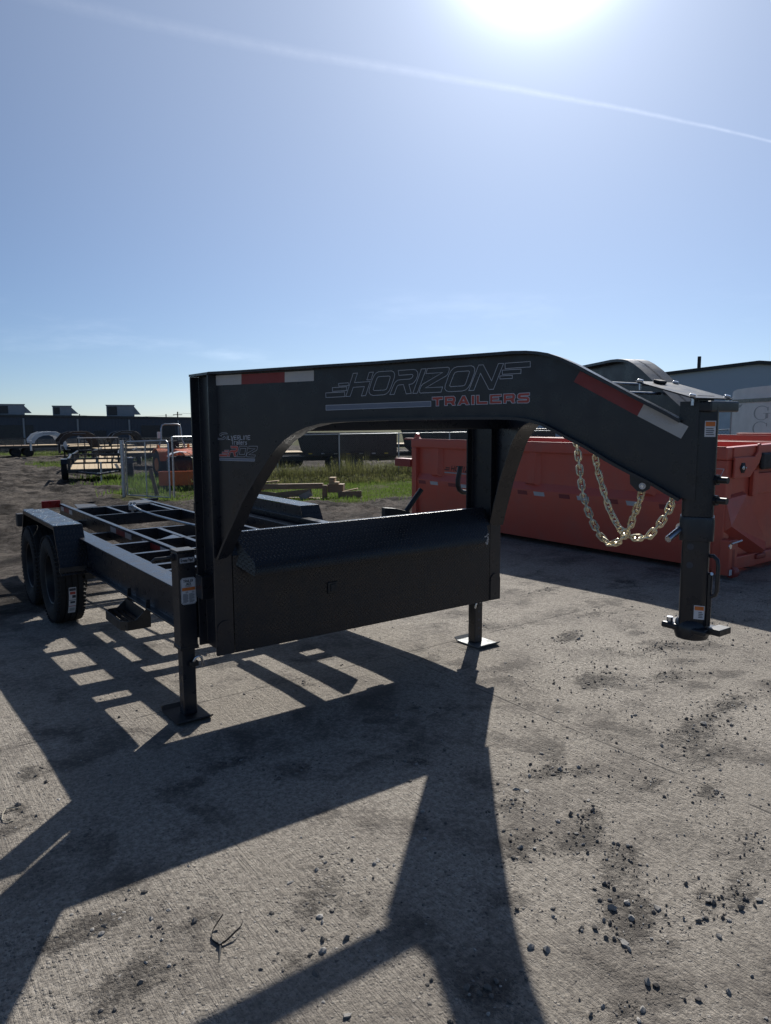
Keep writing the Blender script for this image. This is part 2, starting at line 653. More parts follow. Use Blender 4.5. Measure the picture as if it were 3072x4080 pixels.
c_con = t.mix(chip, c_con, t.mix(vs_.outputs[1], (.11, .10, .09), (.46, .43, .39)))
patch = t.math('MULTIPLY', t.ramp(mid, .52, .63), t.ramp(t.noise(.9, 4, .6), .40, .56))
ad = t.n('ShaderNodeAttribute', attribute_name='drift').outputs['Fac']
dn_ = t.math('ADD', ad, t.math('MULTIPLY', t.math('SUBTRACT', t.noise(11, 6, .72), .5), 1.9))
patch = t.math('MAXIMUM', t.math('MULTIPLY', patch, .7), t.ramp(dn_, .26, .80))
patch = t.math('MULTIPLY', patch, t.ramp(t.noise(34, 5, .75), .30, .58))
c_con = t.mix(t.math('MULTIPLY', patch, .9), c_con, (.070, .062, .056))
soil = t.math('MULTIPLY', t.ramp(t.noise(1.6, 8, .74), .47, .62), t.ramp(t.noise(19, 6, .75), .36, .58, .25, .85))
c_con = t.mix(soil, c_con, (.150, .132, .115))
jx = t.math('ABSOLUTE', t.math('SUBTRACT', t.math('MODULO', t.math('ADD', sep.outputs[0], 98.45), 4.0), 0.0))
jy = t.math('ABSOLUTE', t.math('SUBTRACT', t.math('MODULO', t.math('ADD', sep.outputs[1], 99.56), 4.0), 0.0))
wob = t.math('MULTIPLY', t.math('SUBTRACT', t.noise(2.2, 4, .6), .5), .03)
joint = t.math('MAXIMUM', t.ramp(t.math('ADD', jx, wob), .010, .004), t.ramp(t.math('ADD', jy, wob), .010, .004))
joint = t.math('MULTIPLY', joint, t.ramp(t.noise(5, 3, .6), .34, .48))
c_con = t.mix(t.math('MULTIPLY', joint, .75), c_con, (.12, .11, .10))
# dirt of the yard
c_mud = t.mix(t.ramp(t.noise(1.2, 8, .70), .38, .62), (.031, .028, .026), (.150, .131, .115))
c_mud = t.mix(t.ramp(t.noise(13, 6, .72), .46, .66, 0, .7), c_mud, (.032, .027, .024))
c_mud = t.mix(t.ramp(grit, .60, .72, 0, .30), c_mud, (.24, .22, .19))
c_gr = t.mix(t.noise(6, 6, .7), (.035, .050, .014), (.105, .100, .038))
mm = t.ramp(t.math('ADD', am, t.math('MULTIPLY', t.math('SUBTRACT', t.noise(2.5, 6, .7), .5), .7)), .3, .7)
col = t.mix(mm, c_con, c_mud)
col = t.mix(t.ramp(t.math('ADD', ag, t.math('MULTIPLY', t.math('SUBTRACT', t.noise(4, 6, .7), .5), .6)), .3, .7, 0, .85), col, c_gr)
t.set(Base_Color=col, Roughness=.88)
t.set(Specular_IOR_Level=t.ramp(mm, 0, 1, .30, .04))
broom = t.noise(1.0, 4, .62, (62, 2.6, 1), (0, 0, R(9)))
broom2 = t.noise(1.0, 3, .6, (150, 7, 1), (0, 0, R(9)))
h = t.math('ADD', t.math('MULTIPLY', broom, .55), t.math('MULTIPLY', broom2, .35))
h = t.math('ADD', h, t.math('MULTIPLY', fine, .75))
h = t.math('ADD', h, t.math('MULTIPLY', grit, .62))
h = t.math('ADD', h, t.math('MULTIPLY', chip, .55))
h = t.math('ADD', h, t.math('MULTIPLY', patch, t.math('MULTIPLY', t.noise(60, 4, .7), 1.6)))
h = t.math('SUBTRACT', h, t.math('MULTIPLY', joint, .7))
h = t.math('ADD', h, t.math('MULTIPLY', mm, t.math('MULTIPLY', t.noise(9, 8, .74), 5.0)))
t.set(Normal=t.bump(h, 1.0, .0150))
M['ground_surface'] = t.m
ground = obj('ground', gme, 'ground_surface')
ground['kind'] = 'structure'

# ------------------------------------------------------------------ the gooseneck trailer
W = 2.1305
TR = thing('gooseneck_trailer', 'long black gooseneck roll-off trailer chassis standing on two jacks, toolbox between its risers', 'trailer', (W / 2, 1.2, 0))

def part(name, mb, mat='black_paint', parent=None, **kw):
    return obj(name, mb, mat, parent or TR, **kw)

def both(name, fn, mat='black_paint', **kw):
    """the part and its mirror image on the other side of the trailer"""
    return part(name, fn(), mat, **kw), part(name, fn().mirror(W), mat, **kw)

def ibeam_y(x0, x1, z0, z1, y0, y1, tf=.013, tw=.008):
    xm = (x0 + x1) / 2
    p = [(x0, z0), (x1, z0), (x1, z0 + tf), (xm + tw / 2, z0 + tf), (xm + tw / 2, z1 - tf), (x1, z1 - tf), (x1, z1), (x0, z1), (x0, z1 - tf), (xm - tw / 2, z1 - tf), (xm - tw / 2, z0 + tf), (x0, z0 + tf)]
    return MB().ext(p, lambda a, b, t: (a, t, b), y0, y1)

def ibeam_z(x0, x1, y0, y1, z0, z1, tf=.013, tw=.008):
    xm = (x0 + x1) / 2
    p = [(x0, y0), (x1, y0), (x1, y0 + tf), (xm + tw / 2, y0 + tf), (xm + tw / 2, y1 - tf), (x1, y1 - tf), (x1, y1), (x0, y1), (x0, y1 - tf), (xm - tw / 2, y1 - tf), (xm - tw / 2, y0 + tf), (x0, y0 + tf)]
    return MB().ext(p, lambda a, b, t: (a, b, t), z0, z1)

# main rails and uprights (10 inch wide-flange beams)
both('main_beam', lambda: ibeam_y(-.039, .060, .455, .707, .263, 5.35), bevel=.003)
risers = both('riser', lambda: ibeam_z(0, .102, 0, .254, .416, 1.914), bevel=.003)
both('riser_cap', lambda: MB().box(-.002, .104, .0, .256, 1.915, 1.927))
for side in (0, 1):
    # arched doubler welded over the foot of the upright
    p = [(.004, .418), (.098, .418), (.098, .560)]
    p += [(.051 + .047 * math.cos(a), .560 + .047 * math.sin(a)) for a in [math.pi * k / 10 for k in range(1, 10)]]
    p += [(.004, .560)]
    mb = MB().ext(p, lambda a, b, q: (a, q, b), -.007, -.0005)
    part('doubler_plate', mb.mirror(W) if side else mb, parent=risers[side])
    mb = MB().box(-.013, .048, .150, .242, .700, .828)
    part('jack_bracket', mb.mirror(W) if side else mb, parent=risers[side], bevel=.004)
part('top_crossbeam', MB().box(.122, W - .122, -.167, -.092, 1.620, 1.695), bevel=.006)

# necks: web plate with a flange bent along each edge
P0 = Vector((.051, 0, 0))
ND = Vector((.960, -2.116, 0)).normalized()
NN = Vector((ND.y, -ND.x, 0))
if NN.x > 0:
    NN = -NN
def npt(s, z, off):
    p = P0 + ND * s + NN * off
    return (p.x, p.y, z)
TOP = [(-.015, 1.928), (.174, 1.928), (.402, 1.931), (.648, 1.934), (.988, 1.937), (1.215, 1.942), (1.524, 1.948), (1.615, 1.950), (1.675, 1.948), (1.72, 1.943), (1.765, 1.934), (1.814, 1.916), (1.877, 1.886), (1.995, 1.820), (2.087, 1.768), (2.219, 1.697), (2.262, 1.672)]
BOT = [(.001, .955), (.043, 1.035), (.087, 1.109), (.131, 1.180), (.176, 1.260), (.219, 1.322), (.268, 1.385), (.325, 1.456), (.375, 1.518), (.420, 1.562), (.465, 1.595), (.523, 1.628), (.587, 1.654), (.680, 1.673), (.781, 1.680), (1.012, 1.685), (1.344, 1.688), (1.551, 1.688), (1.636, 1.685), (1.695, 1.677), (1.745, 1.662), (1.793, 1.639), (1.836, 1.616), (1.916, 1.577), (2.005, 1.524), (2.063, 1.493), (2.177, 1.437), (2.232, 1.405), (2.270, 1.384)]
necks = []
for side in (0, 1):
    web = MB().ext(BOT + [(2.318, 1.372), (2.318, 1.738), (2.252, 1.738), (2.252, 1.679)] + TOP[:-1][::-1], npt, -.005, .005)
    tf = MB().strip(TOP[::-1], npt, .051, .012)
    bf = MB().strip(BOT, npt, .051, -.011)
    if side:
        web.mirror(W), tf.mirror(W), bf.mirror(W)
    nk = part('neck', web)
    necks.append(nk)
    part('top_flange', tf, parent=nk, smooth=True)
    part('bottom_flange', bf, parent=nk, smooth=True)

# ---- lettering and reflective tape on the near neck (flat vinyl on the web plate)
LOGO={'bars':[[(6828,18058),(7888,18084),(7892,17865),(6832,17845)],[(7205,18295),(8003,18314),(8009,18143),(7214,18122)],[(7562,18480),(8095,18495),(8101,18365),(7568,18354)],[(15725,19058),(16795,19083),(16799,18867),(15735,18840)],[(15609,18781),(16416,18798),(16409,18623),(15618,18613)],[(15509,18550),(16048,18561),(16051,18435),(15517,18428)]],'H':[[(8371,18916),(8603,18920),(8440,18494),(9278,18515),(9030,17888),(8801,17877),(8969,18298),(8364,18280),(8192,17874),(7949,17870)],[(9227,18928),(9449,18935),(9321,18596),(9102,18591)]],'O':[[(9727,18939),(10376,18951),(10497,18911),(10556,18789),(10531,18641),(10356,18227),(10251,18049),(10127,17946),(9969,17904),(9435,17885),(9291,17925),(9209,18043),(9221,18165),(9368,18558),(9477,18767),(9585,18884)],[(9761,18721),(10253,18731),(10316,18702),(10316,18633),(10164,18217),(10111,18143),(10023,18115),(9490,18104),(9436,18145),(9455,18220),(9618,18611),(9672,18694)]],'R':[[(10732,18956),(11503,18970),(11620,18942),(11704,18837),(11711,18719),(11637,18546),(11520,18402),(11419,18346),(11270,18327),(11386,17933),(11131,17920),(10995,18329),(10789,18323),(10703,18292),(10651,18219),(10522,17913),(10302,17906),(10461,18254),(10565,18431),(10703,18531),(10841,18547),(11318,18562),(11419,18612),(11473,18698),(11446,18752),(11385,18760),(10766,18740)]],'I':[[(11887,18976),(12118,18979),(11682,17932),(11460,17931)]],'Z':[[(12182,18982),(13156,19000),(13225,18961),(13213,18858),(13143,18693),(13065,18634),(12088,18159),(12911,18174),(12834,17955),(11855,17938),(11789,17982),(11805,18094),(11890,18259),(11971,18331),(12901,18786),(12102,18769)]],'O2':[[(13589,19005),(14243,19017),(14349,18966),(14395,18868),(14376,18718),(14206,18282),(14117,18133),(13997,18025),(13829,17979),(13211,17966),(13085,18005),(13015,18106),(13030,18232),(13190,18649),(13297,18841),(13436,18961)],[(13591,18796),(14110,18810),(14158,18781),(14141,18713),(13994,18316),(13934,18221),(13858,18195),(13287,18175),(13246,18212),(13261,18282),(13423,18655),(13484,18764)]],'N':[[(14566,19031),(14771,19036),(15151,18364),(15437,19057),(15662,19055),(15236,18016),(15039,18012),(14651,18689),(14360,17994),(14128,17991)]],'grey':[[(6826,17480),(12353,17574),(12354,17354),(6829,17250)]]}
TRAIL={'T':[[(12411,17751),(12930,17763),(12930,17641),(12734,17630),(12736,17365),(12599,17362),(12597,17624),(12412,17628)]],'R':[[(13002,17767),(13446,17772),(13518,17700),(13525,17588),(13479,17504),(13520,17382),(13380,17373),(13292,17479),(13142,17473),(13143,17374),(13005,17370)],[(13141,17651),(13378,17661),(13379,17604),(13141,17586)]],'A':[[(13831,17778),(13969,17781),(14171,17395),(14003,17389),(13957,17460),(13804,17451),(13758,17382),(13613,17381)],[(13894,17623),(13925,17561),(13864,17562)]],'I':[[(14257,17783),(14393,17785),(14398,17397),(14256,17394)]],'L':[[(14468,17787),(14609,17789),(14612,17518),(14993,17520),(14995,17410),(14479,17404)]],'E':[[(15083,17798),(15597,17808),(15593,17714),(15211,17702),(15212,17659),(15483,17664),(15485,17580),(15213,17571),(15214,17530),(15601,17531),(15598,17420),(15083,17417)]],'R2':[[(15675,17812),(16119,17824),(16191,17755),(16193,17647),(16152,17567),(16197,17437),(16055,17431),(15981,17535),(15809,17528),(15811,17430),(15681,17427)],[(15806,17709),(16050,17718),(16051,17658),(15807,17641)]],'S':[[(16360,17826),(16799,17840),(16801,17728),(16432,17718),(16427,17696),(16727,17682),(16798,17622),(16801,17489),(16733,17428),(16277,17431),(16275,17544),(16674,17550),(16674,17576),(16350,17591),(16278,17646),(16284,17766)]]}
SILV={'swoosh':[[(670,16101),(580,16149),(432,16163),(246,16152),(142,16120),(111,16070),(146,16007),(235,15986),(219,16042),(317,16078),(448,16097)],[(-102,15911),(-12,15829),(156,15798),(324,15804),(475,15861),(518,15906),(488,15953),(391,15987),(404,15938),(328,15888),(158,15862),(9,15879)]],'red':[[(842,15486),(1277,15485),(1339,15437),(1349,15325),(1294,15213),(1238,15170),(1136,15147),(1210,14938),(1055,14935),(996,15149),(852,15146),(804,15106),(751,14929),(631,14934),(703,15119),(791,15233),(876,15269),(1169,15281),(1216,15309),(1218,15372),(861,15367)],[(422,15262),(700,15263),(694,15200),(423,15187)],[(245,15167),(663,15164),(659,15078),(243,15078)],[(48,15043),(599,15046),(603,14931),(47,14925)]],'DZ':[[(1440,15484),(1899,15486),(1952,15459),(1967,15390),(1885,15084),(1827,14986),(1745,14939),(1256,14932)],[(1494,15366),(1859,15372),(1758,15061),(1403,15061)],[(2060,15488),(2599,15492),(2629,15468),(2585,15330),(2531,15281),(2045,15059),(2470,15046),(2427,14935),(1915,14943),(1880,14966),(1907,15098),(1959,15147),(2460,15358),(2029,15370)]],'grey':[[(55,14849),(2425,14852),(2388,14727),(53,14720)]],'txt1':[[(556,15813),(2170,15826),(2177,16025),(583,16002)]],'txt2':[[(905,15557),(1947,15569),(1955,15776),(878,15794)]]}
TAPE=[[(-15,19097),(1701,19110),(1682,18607),(-12,18600)],[(1701,19110),(4439,19117),(4426,18627),(1682,18607)],[(4439,19117),(6169,19132),(6159,18640),(4426,18627)],[(18815,18627),(21253,17325),(21029,16873),(18575,18221)],[(21253,17325),(22841,16474),(22605,16028),(21029,16873)]]

def ring(mb, pts, w, fn):
    """outline of a closed polygon as a flat ribbon of width w"""
    n = len(pts)
    io, oo = [], []
    for i in range(n):
        p, q, r = Vector(pts[i - 1]), Vector(pts[i]), Vector(pts[(i + 1) % n])
        a, b = (q - p).normalized(), (r - q).normalized()
        na, nb = Vector((-a.y, a.x)), Vector((-b.y, b.x))
        mv = na + nb
        if mv.length < .2:
            mv = na
        mv = mv.normalized()
        k = w / 2 / max(.35, mv.dot(na))
        io.append(q + mv * k)
        oo.append(q - mv * k)
    vs = [fn(p.x, p.y) for p in io] + [fn(p.x, p.y) for p in oo]
    mb.add(vs, [(i, (i + 1) % n, n + (i + 1) % n, n + i) for i in range(n)])

def fill(mb, outer, holes, fn):
    """filled polygon with holes, cut by bridging each hole to the outline"""
    poly = list(outer)
    for h in holes:
        hx = max(h, key=lambda p: p[0])
        hi = h.index(hx)
        bi = min(range(len(poly)), key=lambda i: math.hypot(poly[i][0] - hx[0], poly[i][1] - hx[1]))
        def area(q):
            return sum(q[i][0] * q[(i + 1) % len(q)][1] - q[(i + 1) % len(q)][0] * q[i][1] for i in range(len(q)))
        hh = h[hi:] + h[:hi]
        if (area(poly) > 0) == (area(h) > 0):
            hh = [hh[0]] + hh[:0:-1]
        poly = poly[:bi + 1] + hh + [hh[0]] + poly[bi:]
    me = bpy.data.meshes.new('tmp')
    bm = bmesh.new()
    vs = [bm.verts.new((p[0], p[1], 0)) for p in poly]
    bm.faces.new(vs)
    bmesh.ops.triangulate(bm, faces=bm.faces)
    bm.verts.index_update()
    k = len(mb.v)
    mb.v += [fn(v_.co.x, v_.co.y) for v_ in bm.verts]
    mb.f += [tuple(v_.index + k for v_ in f.verts) for f in bm.faces]
    bm.free()
    bpy.data.meshes.remove(me)

def sc4(pts):
    return [(a / 10000, b / 10000) for a, b in pts]

def onweb(off):
    return lambda a, b: npt(a, b, .005 + off)

near = necks[0]
for q, (poly, mt) in enumerate(zip(TAPE, ('white_tape', 'red_tape', 'white_tape', 'red_tape', 'white_tape'))):
    mb = MB().ext(sc4(poly), lambda a, b, t_: npt(a, b, .005 + t_), .0006, .0016)
    part('reflective_tape', mb, mt, near)
    if mt == 'white_tape':
        # faint printed wordmark on the silver pieces
        p = sc4(poly)
        a0, a1, a3 = Vector(p[0]), Vector(p[1]), Vector(p[3])
        U, V = a1 - a0, a3 - a0
        mb = MB()
        x = .20
        allp = [pt_ for k in ('H', 'O', 'R', 'I', 'Z', 'O2', 'N') for pt_ in LOGO[k][0]]
        lx0, lx1 = min(p_[0] for p_ in allp), max(p_[0] for p_ in allp)
        lz0, lz1 = min(p_[1] for p_ in allp), max(p_[1] for p_ in allp)
        def lm(px, pz):
            e = a0 + U * (.22 + .56 * (px - lx0) / (lx1 - lx0)) + V * (.62 - .34 * (pz - lz0) / (lz1 - lz0))
            return (e.x, e.y)
        for k in ('H', 'O', 'R', 'I', 'Z', 'O2', 'N'):
            holes = [[lm(*p_) for p_ in LOGO[k][1]]] if k in ('O', 'O2') else []
            fill(mb, [lm(*p_) for p_ in LOGO[k][0]], holes, onweb(.0022))
        bar = [a0 + U * .16 + V * .68, a0 + U * .52 + V * .68, a0 + U * .52 + V * .73, a0 + U * .16 + V * .73]
        mb.add([onweb(.0022)(b_.x, b_.y) for b_ in bar], [(0, 1, 2, 3)])
        part('printed_wordmark', mb, 'tape_print', near)

mb = MB()
for k in ('H', 'O', 'R', 'I', 'Z', 'O2', 'N', 'bars'):
    for poly in LOGO[k]:
        ring(mb, sc4(poly), .0021, onweb(.0010))
ring(mb, sc4(LOGO['grey'][0]), .0022, onweb(.0012))
for k, polys in TRAIL.items():
    for poly in polys:
        ring(mb, sc4(poly), .0024, onweb(.0014))
part('outline_lettering', mb, 'decal_line', near)
mb = MB()
fill(mb, sc4(LOGO['grey'][0]), [], onweb(.0008))
part('grey_stripe_decal', mb, 'decal_grey', near)
mb = MB()
for k, polys in TRAIL.items():
    fill(mb, sc4(polys[0]), [sc4(h_) for h_ in polys[1:]], onweb(.0008))
part('red_lettering', mb, 'decal_red', near)
mb = MB()
for k in ('swoosh', 'DZ'):
    for poly in SILV[k]:
        ring(mb, sc4(poly), .0016, onweb(.0010))
for poly in SILV['red']:
    ring(mb, sc4(poly), .0015, onweb(.0014))
ring(mb, sc4(SILV['grey'][0]), .0015, onweb(.0012))
part('small_outline_lettering', mb, 'decal_line', near)
mb = MB()
for poly in SILV['red']:
    fill(mb, sc4(poly), [], onweb(.0008))
part('small_red_lettering', mb, 'decal_red', near)
mb = MB()
fill(mb, sc4(SILV['grey'][0]), [], onweb(.0008))
part('grey_stripe_decal', mb, 'decal_grey', near)

# stroke alphabet for the small outlined words, 0..1 boxes
ST = {
 'I': [[(.5, 0), (.5, 1)]], 'L': [[(.1, 1), (.1, 0), (.9, 0)]], 'V': [[(0, 1), (.5, 0), (1, 1)]],
 'E': [[(.95, 1), (.1, 1), (.1, 0), (.95, 0)], [(.1, .5), (.8, .5)]], 'R': [[(.1, 0), (.1, 1), (.9, 1), (.9, .5), (.1, .5)], [(.45, .5), (.95, 0)]],
 'N': [[(.1, 0), (.1, .95), (.9, .95), (.9, 0)]], 'T': [[(0, 1), (1, 1)], [(.5, 1), (.5, 0)]],
 'r': [[(.2, 0), (.2, .68)], [(.2, .5), (.5, .68), (.9, .66)]], 'a': [[(.15, .6), (.5, .7), (.85, .6), (.85, 0)], [(.85, .38), (.3, .38), (.15, .2), (.35, 0), (.85, .1)]],
 'i': [[(.5, 0), (.5, .68)], [(.5, .86), (.5, .98)]], 'l': [[(.5, 0), (.5, 1)]], 'e': [[(.1, .38), (.9, .38), (.85, .6), (.5, .7), (.15, .55), (.1, .2), (.4, 0), (.85, .08)]],
 's': [[(.88, .6), (.5, .7), (.12, .58), (.3, .4), (.75, .32), (.88, .14), (.5, 0), (.1, .1)]],
 'A': [[(0, 0), (.5, 1), (1, 0)], [(.22, .36), (.78, .36)]], 'J': [[(.8, 1), (.8, .2), (.5, 0), (.15, .15)]], 'C': [[(.95, .85), (.5, 1), (.1, .75), (.1, .25), (.5, 0), (.95, .15)]],
 'K': [[(.1, 0), (.1, 1)], [(.95, 1), (.1, .45)], [(.4, .62), (.98, 0)]], 'G': [[(.9, .85), (.5, 1), (.1, .75), (.1, .25), (.5, 0), (.9, .2), (.9, .48), (.55, .48)]],
 'P': [[(.1, 0), (.1, 1), (.9, 1), (.9, .5), (.1, .5)]], 'o': [[(.5, .7), (.12, .52), (.12, .18), (.5, 0), (.88, .18), (.88, .52), (.5, .7)]],
 'n': [[(.12, 0), (.12, .68)], [(.12, .52), (.5, .7), (.86, .56), (.86, 0)]], 't': [[(.45, .95), (.45, .1), (.8, 0)], [(.15, .68), (.8, .68)]],
 'O': [[(.5, 1), (.1, .8), (.1, .2), (.5, 0), (.9, .2), (.9, .8), (.5, 1)]], 'Z': [[(.05, 1), (.95, 1), (.05, 0), (.95, 0)]], 'H': [[(.1, 0), (.1, 1)], [(.9, 0), (.9, 1)], [(.1, .5), (.9, .5)]],
 'W': [[(0, 1), (.25, 0), (.5, .8), (.75, 0), (1, 1)]], 'D': [[(.1, 0), (.1, 1), (.6, 1), (.92, .75), (.92, .25), (.6, 0), (.1, 0)]],
 'B': [[(.1, 0), (.1, 1), (.7, 1), (.88, .76), (.7, .52), (.1, .52)], [(.7, .52), (.92, .26), (.7, 0), (.1, 0)]], 'Y': [[(0, 1), (.5, .5), (1, 1)], [(.5, .5), (.5, 0)]],
}
def words(mb, text, a, b, c, d, w, fn, gap=.18):
    """stroke letters inside the quad a(bl) b(br) c(tr) d(tl), plane coordinates"""
    a, b, c, d = map(Vector, (a, b, c, d))
    cells = sum(.45 if ch in 'Iil' else .5 if ch == ' ' else 1.0 for ch in text)
    x = 0.0
    for ch in text:
        cw = .45 if ch in 'Iil' else .5 if ch == ' ' else 1.0
        for line in ST.get(ch, []):
            pts = []
            for (px, py) in line:
                u = (x + gap * cw / 2 + px * cw * (1 - gap)) / cells
                pts.append((a.lerp(b, u)).lerp(d.lerp(c, u), py))
            for p, q in zip(pts, pts[1:]):
                e = (q - p)
                L = e.length or 1e-6
                e /= L
                nrm = Vector((-e.y, e.x)) * w / 2
                p2, q2 = p - e * w / 3, q + e * w / 3
                mb.add([fn(*(p2 + nrm)), fn(*(q2 + nrm)), fn(*(q2 - nrm)), fn(*(p2 - nrm))], [(0, 1, 2, 3)])
        x += cw
mb = MB()
words(mb, 'ILVERLINE', *sc4(SILV['txt1'][0]), .0030, onweb(.0008))
words(mb, 'Trailers', *sc4(SILV['txt2'][0]), .0030, onweb(.0008))
part('dealer_lettering', mb, 'decal_line', near)

# ---- coupler: round post, sleeve with pin, inner tube, ball socket
CX, CY = W / 2, -2.090
POST_A = math.atan2(CAM.y - CY, CAM.x - CX)      # the tube swivels: its flat side is turned this way
def sq(prof, n=40):
    mb = MB()
    vs, m = [], len(prof)
    for k in range(n):
        t_ = 2 * math.pi * k / n
        ct, st_ = math.cos(t_), math.sin(t_)
        q = (abs(ct) ** 6 + abs(st_) ** 6) ** (-1 / 6)
        for r, h in prof:
            u, v_ = r * q * ct, r * q * st_
            vs.append((CX + u * math.cos(POST_A) - v_ * math.sin(POST_A), CY + u * math.sin(POST_A) + v_ * math.cos(POST_A), h))
    fs = []
    for k in range(n):
        k2 = (k + 1) % n
        for i_ in range(m - 1):
            fs.append((k * m + i_, k2 * m + i_, k2 * m + i_ + 1, k * m + i_ + 1))
    fs.append(tuple(k * m for k in range(n)))
    fs.append(tuple(k * m + m - 1 for k in range(n)))
    return mb.add(vs, fs)
post = part('coupler_post', sq([(.045, 1.300), (.056, 1.302), (.056, 1.728), (.050, 1.732)]), smooth=True)
sleeve = part('sleeve', sq([(.054, 1.222), (.0605, 1.224), (.0615, 1.300), (.0595, 1.312), (.054, 1.316)]), smooth=True)
part('pull_pin', MB().tube([(CX - .055, CY + .028, 1.268), (CX - .140, CY + .030, 1.232)], .0125, 14), 'zinc', sleeve, smooth=True)
part('pin_collar', MB().tube([(CX - .052, CY + .028, 1.268), (CX - .066, CY + .028, 1.268)], .019, 14), 'zinc', sleeve, smooth=True)
tube = part('inner_tube', sq([(.047, .885), (.0490, .890), (.0490, 1.230), (.046, 1.232)]), smooth=True)
fo = Vector((math.cos(POST_A), math.sin(POST_A), 0))
fs_ = Vector((-math.sin(POST_A), math.cos(POST_A), 0))
for z in (1.200, 1.130):
    p = Vector((CX, CY, z)) + fo * .0487 + fs_ * -.018
    part('pin_hole', MB().tube([p - fo * .002, p + fo * .0010], .0120, 14), 'sticker_ink', tube)
mb = MB().box(CX - .056, CX + .056, CY - .085, CY + .098, .868, .892)
head = part('coupler_head', mb, bevel=.008)
part('ball_socket', MB().lathe([(.040, .838), (.058, .842), (.066, .868), (.060, .905), (.052, .915)], (CX, CY, 0), 'z', 28), 'black_paint', head, smooth=True)
part('latch_plate', MB().box(CX - .030, CX + .050, CY - .128, CY - .080, .876, .900), 'dusty_black', head, bevel=.003)
part('latch_bolt', MB().tube([(CX - .03, CY + .075, .892), (CX - .03, CY + .075, .910)], .012, 8), 'zinc', head)
part('latch_handle', MB().tube([(CX, CY - .05, 1.166), (CX, CY - .072, 1.168), (CX, CY - .088, 1.155), (CX, CY - .092, 1.135), (CX, CY - .092, 1.040), (CX, CY - .086, 1.022), (CX, CY - .072, 1.014), (CX, CY - .05, 1.018)], .0075, 10), parent=tube, smooth=True)
part('latch_rod', MB().tube([(CX, CY - .062, 1.10), (CX, CY - .062, .90)], .010, 8), parent=tube, smooth=True)
part('latch_spring', MB().tube([(CX + .01, CY - .05, 1.095), (CX - .01, CY - .075, 1.102)], .006, 8), 'zinc', tube)
for z in (1.452, 1.376):
    part('set_bolt', MB().tube([(CX, CY - .05, z), (CX, CY - .112, z)], .0125, 10), 'dusty_black', post, smooth=True)
    part('bolt_boss', MB().tube([(CX, CY - .045, z), (CX, CY - .075, z)], .021, 6), 'dusty_black', post)

def flat_label(name, r, z0, z1, a0, a1, parent):
    def quad(za, zb, b0, b1, rr, mat, nm):
        base = Vector((CX, CY, 0)) + fo * rr
        vs = []
        for s_, z_ in ((b0, za), (b1, za), (b1, zb), (b0, zb)):
            q = base + fs_ * s_
            vs.append((q.x, q.y, z_))
        part(nm, MB().add(vs, [(0, 1, 2, 3)]), mat, parent)
    quad(z0, z1, a0, a1, r + .0010, 'sticker_white', name)
    da = (a1 - a0) * .07
    quad(z1 - (z1 - z0) * .34, z1 - (z1 - z0) * .06, a0 + da, a1 - da, r + .0017, 'sticker_orange', 'warning_band')
    for k in range(4):
        zt = z0 + (z1 - z0) * (.12 + .12 * k)
        quad(zt, zt + (z1 - z0) * .05, a0 + (a1 - a0) * (.12 if parent is post else .45), a1 - da * (2 + k % 2), r + .0017, 'sticker_ink', 'small_print')
flat_label('warning_sticker', .056, 1.610, 1.668, .010, .047, post)
flat_label('warning_sticker', .0490, .925, .978, .004, .041, tube)

# sloping cover plate over the coupler with its four bolts
sl = math.atan2(.070, .245)
rot = Matrix.Rotation(-sl, 3, 'X').to_3x3()
cpl = Vector((CX, -2.0075, 1.783))
rot = Matrix.Rotation(sl, 3, 'X').to_3x3()
cover = part('cover_plate', MB().obox(cpl, (.26, .256, .005), rot), 'sunlit_plate')
for sx in (-1, 1):
    for sy in (-1, 1):
        p = cpl + rot @ Vector((sx * .117, sy * .113, .006))
        part('bolt', MB().obox(p, (.021, .021, .012), rot @ Matrix.Rotation(R(30), 3, 'Z')), 'zinc', cover, bevel=.003)
        part('bolt_shank', MB().tube([p, p - Vector((0, 0, .035))], .006, 8), 'zinc', cover)
part('lift_pad', MB().obox(cpl + rot @ Vector((-.012, .098, .009)), (.052, .030, .013), rot), 'black_plastic', cover, bevel=.005)
part('cover_flange', MB().box(CX - .0605, CX + .132, -2.158, -2.050, 1.700, 1.739), bevel=.006)
part('cover_bracket', MB().box(CX - .055, CX + .055, CY - .012, CY + .012, 1.700, 1.760))
part('post_filler', MB().box(CX - .040, CX + .040, CY - .020, CY + .060, 1.40, 1.735), bevel=.006)
for s_, z_ in ((1.93, 1.85), (2.01, 1.81)):
    part('cross_strap', MB().tube([npt(s_, z_ - .03, -.04), (W - npt(s_, z_ - .03, -.04)[0], npt(s_, z_ - .03, -.04)[1], z_ - .03)], .006, 8), 'galvanised')

# ---- toolbox between the uprights
TX0, TX1 = .106, W - .106
prof = [(.0, .416), (.0, .955), (.046, 1.062), (.080, 1.062), (.400, .860), (.400, .416)]
box = part('toolbox', MB().ext(prof, lambda a, b, q: (q, a, b), TX0, TX1), 'tread_front')
lv = []
for (xr, xf) in ((TX0 + .016, TX0 + .092), (TX1 - .016, TX1 - .092)):
    lv += [(xr, .052, 1.076), (xf, -.080, .918), (xf, -.080, .842), (xf, -.074, .842), (xr, .0, .90), (xr, .052, 1.064)]
mb = MB().add(lv, [(0, 1, 7, 6), (1, 2, 8, 7), (2, 3, 9, 8), (3, 4, 10, 9), (4, 5, 11, 10), (5, 0, 6, 11), (0, 5, 4, 3, 2, 1), (6, 7, 8, 9, 10, 11)])
lid = part('toolbox_lid', mb, 'tread_front', box, bevel=.003)
part('lid_top', MB().box(TX0 + .016, TX1 - .016, .052, .084, 1.064, 1.0745), 'tread_top', box, bevel=.002)
part('hinge_rail', MB().box(TX0, TX1, .170, .184, 1.000, 1.052), 'black_paint', box)
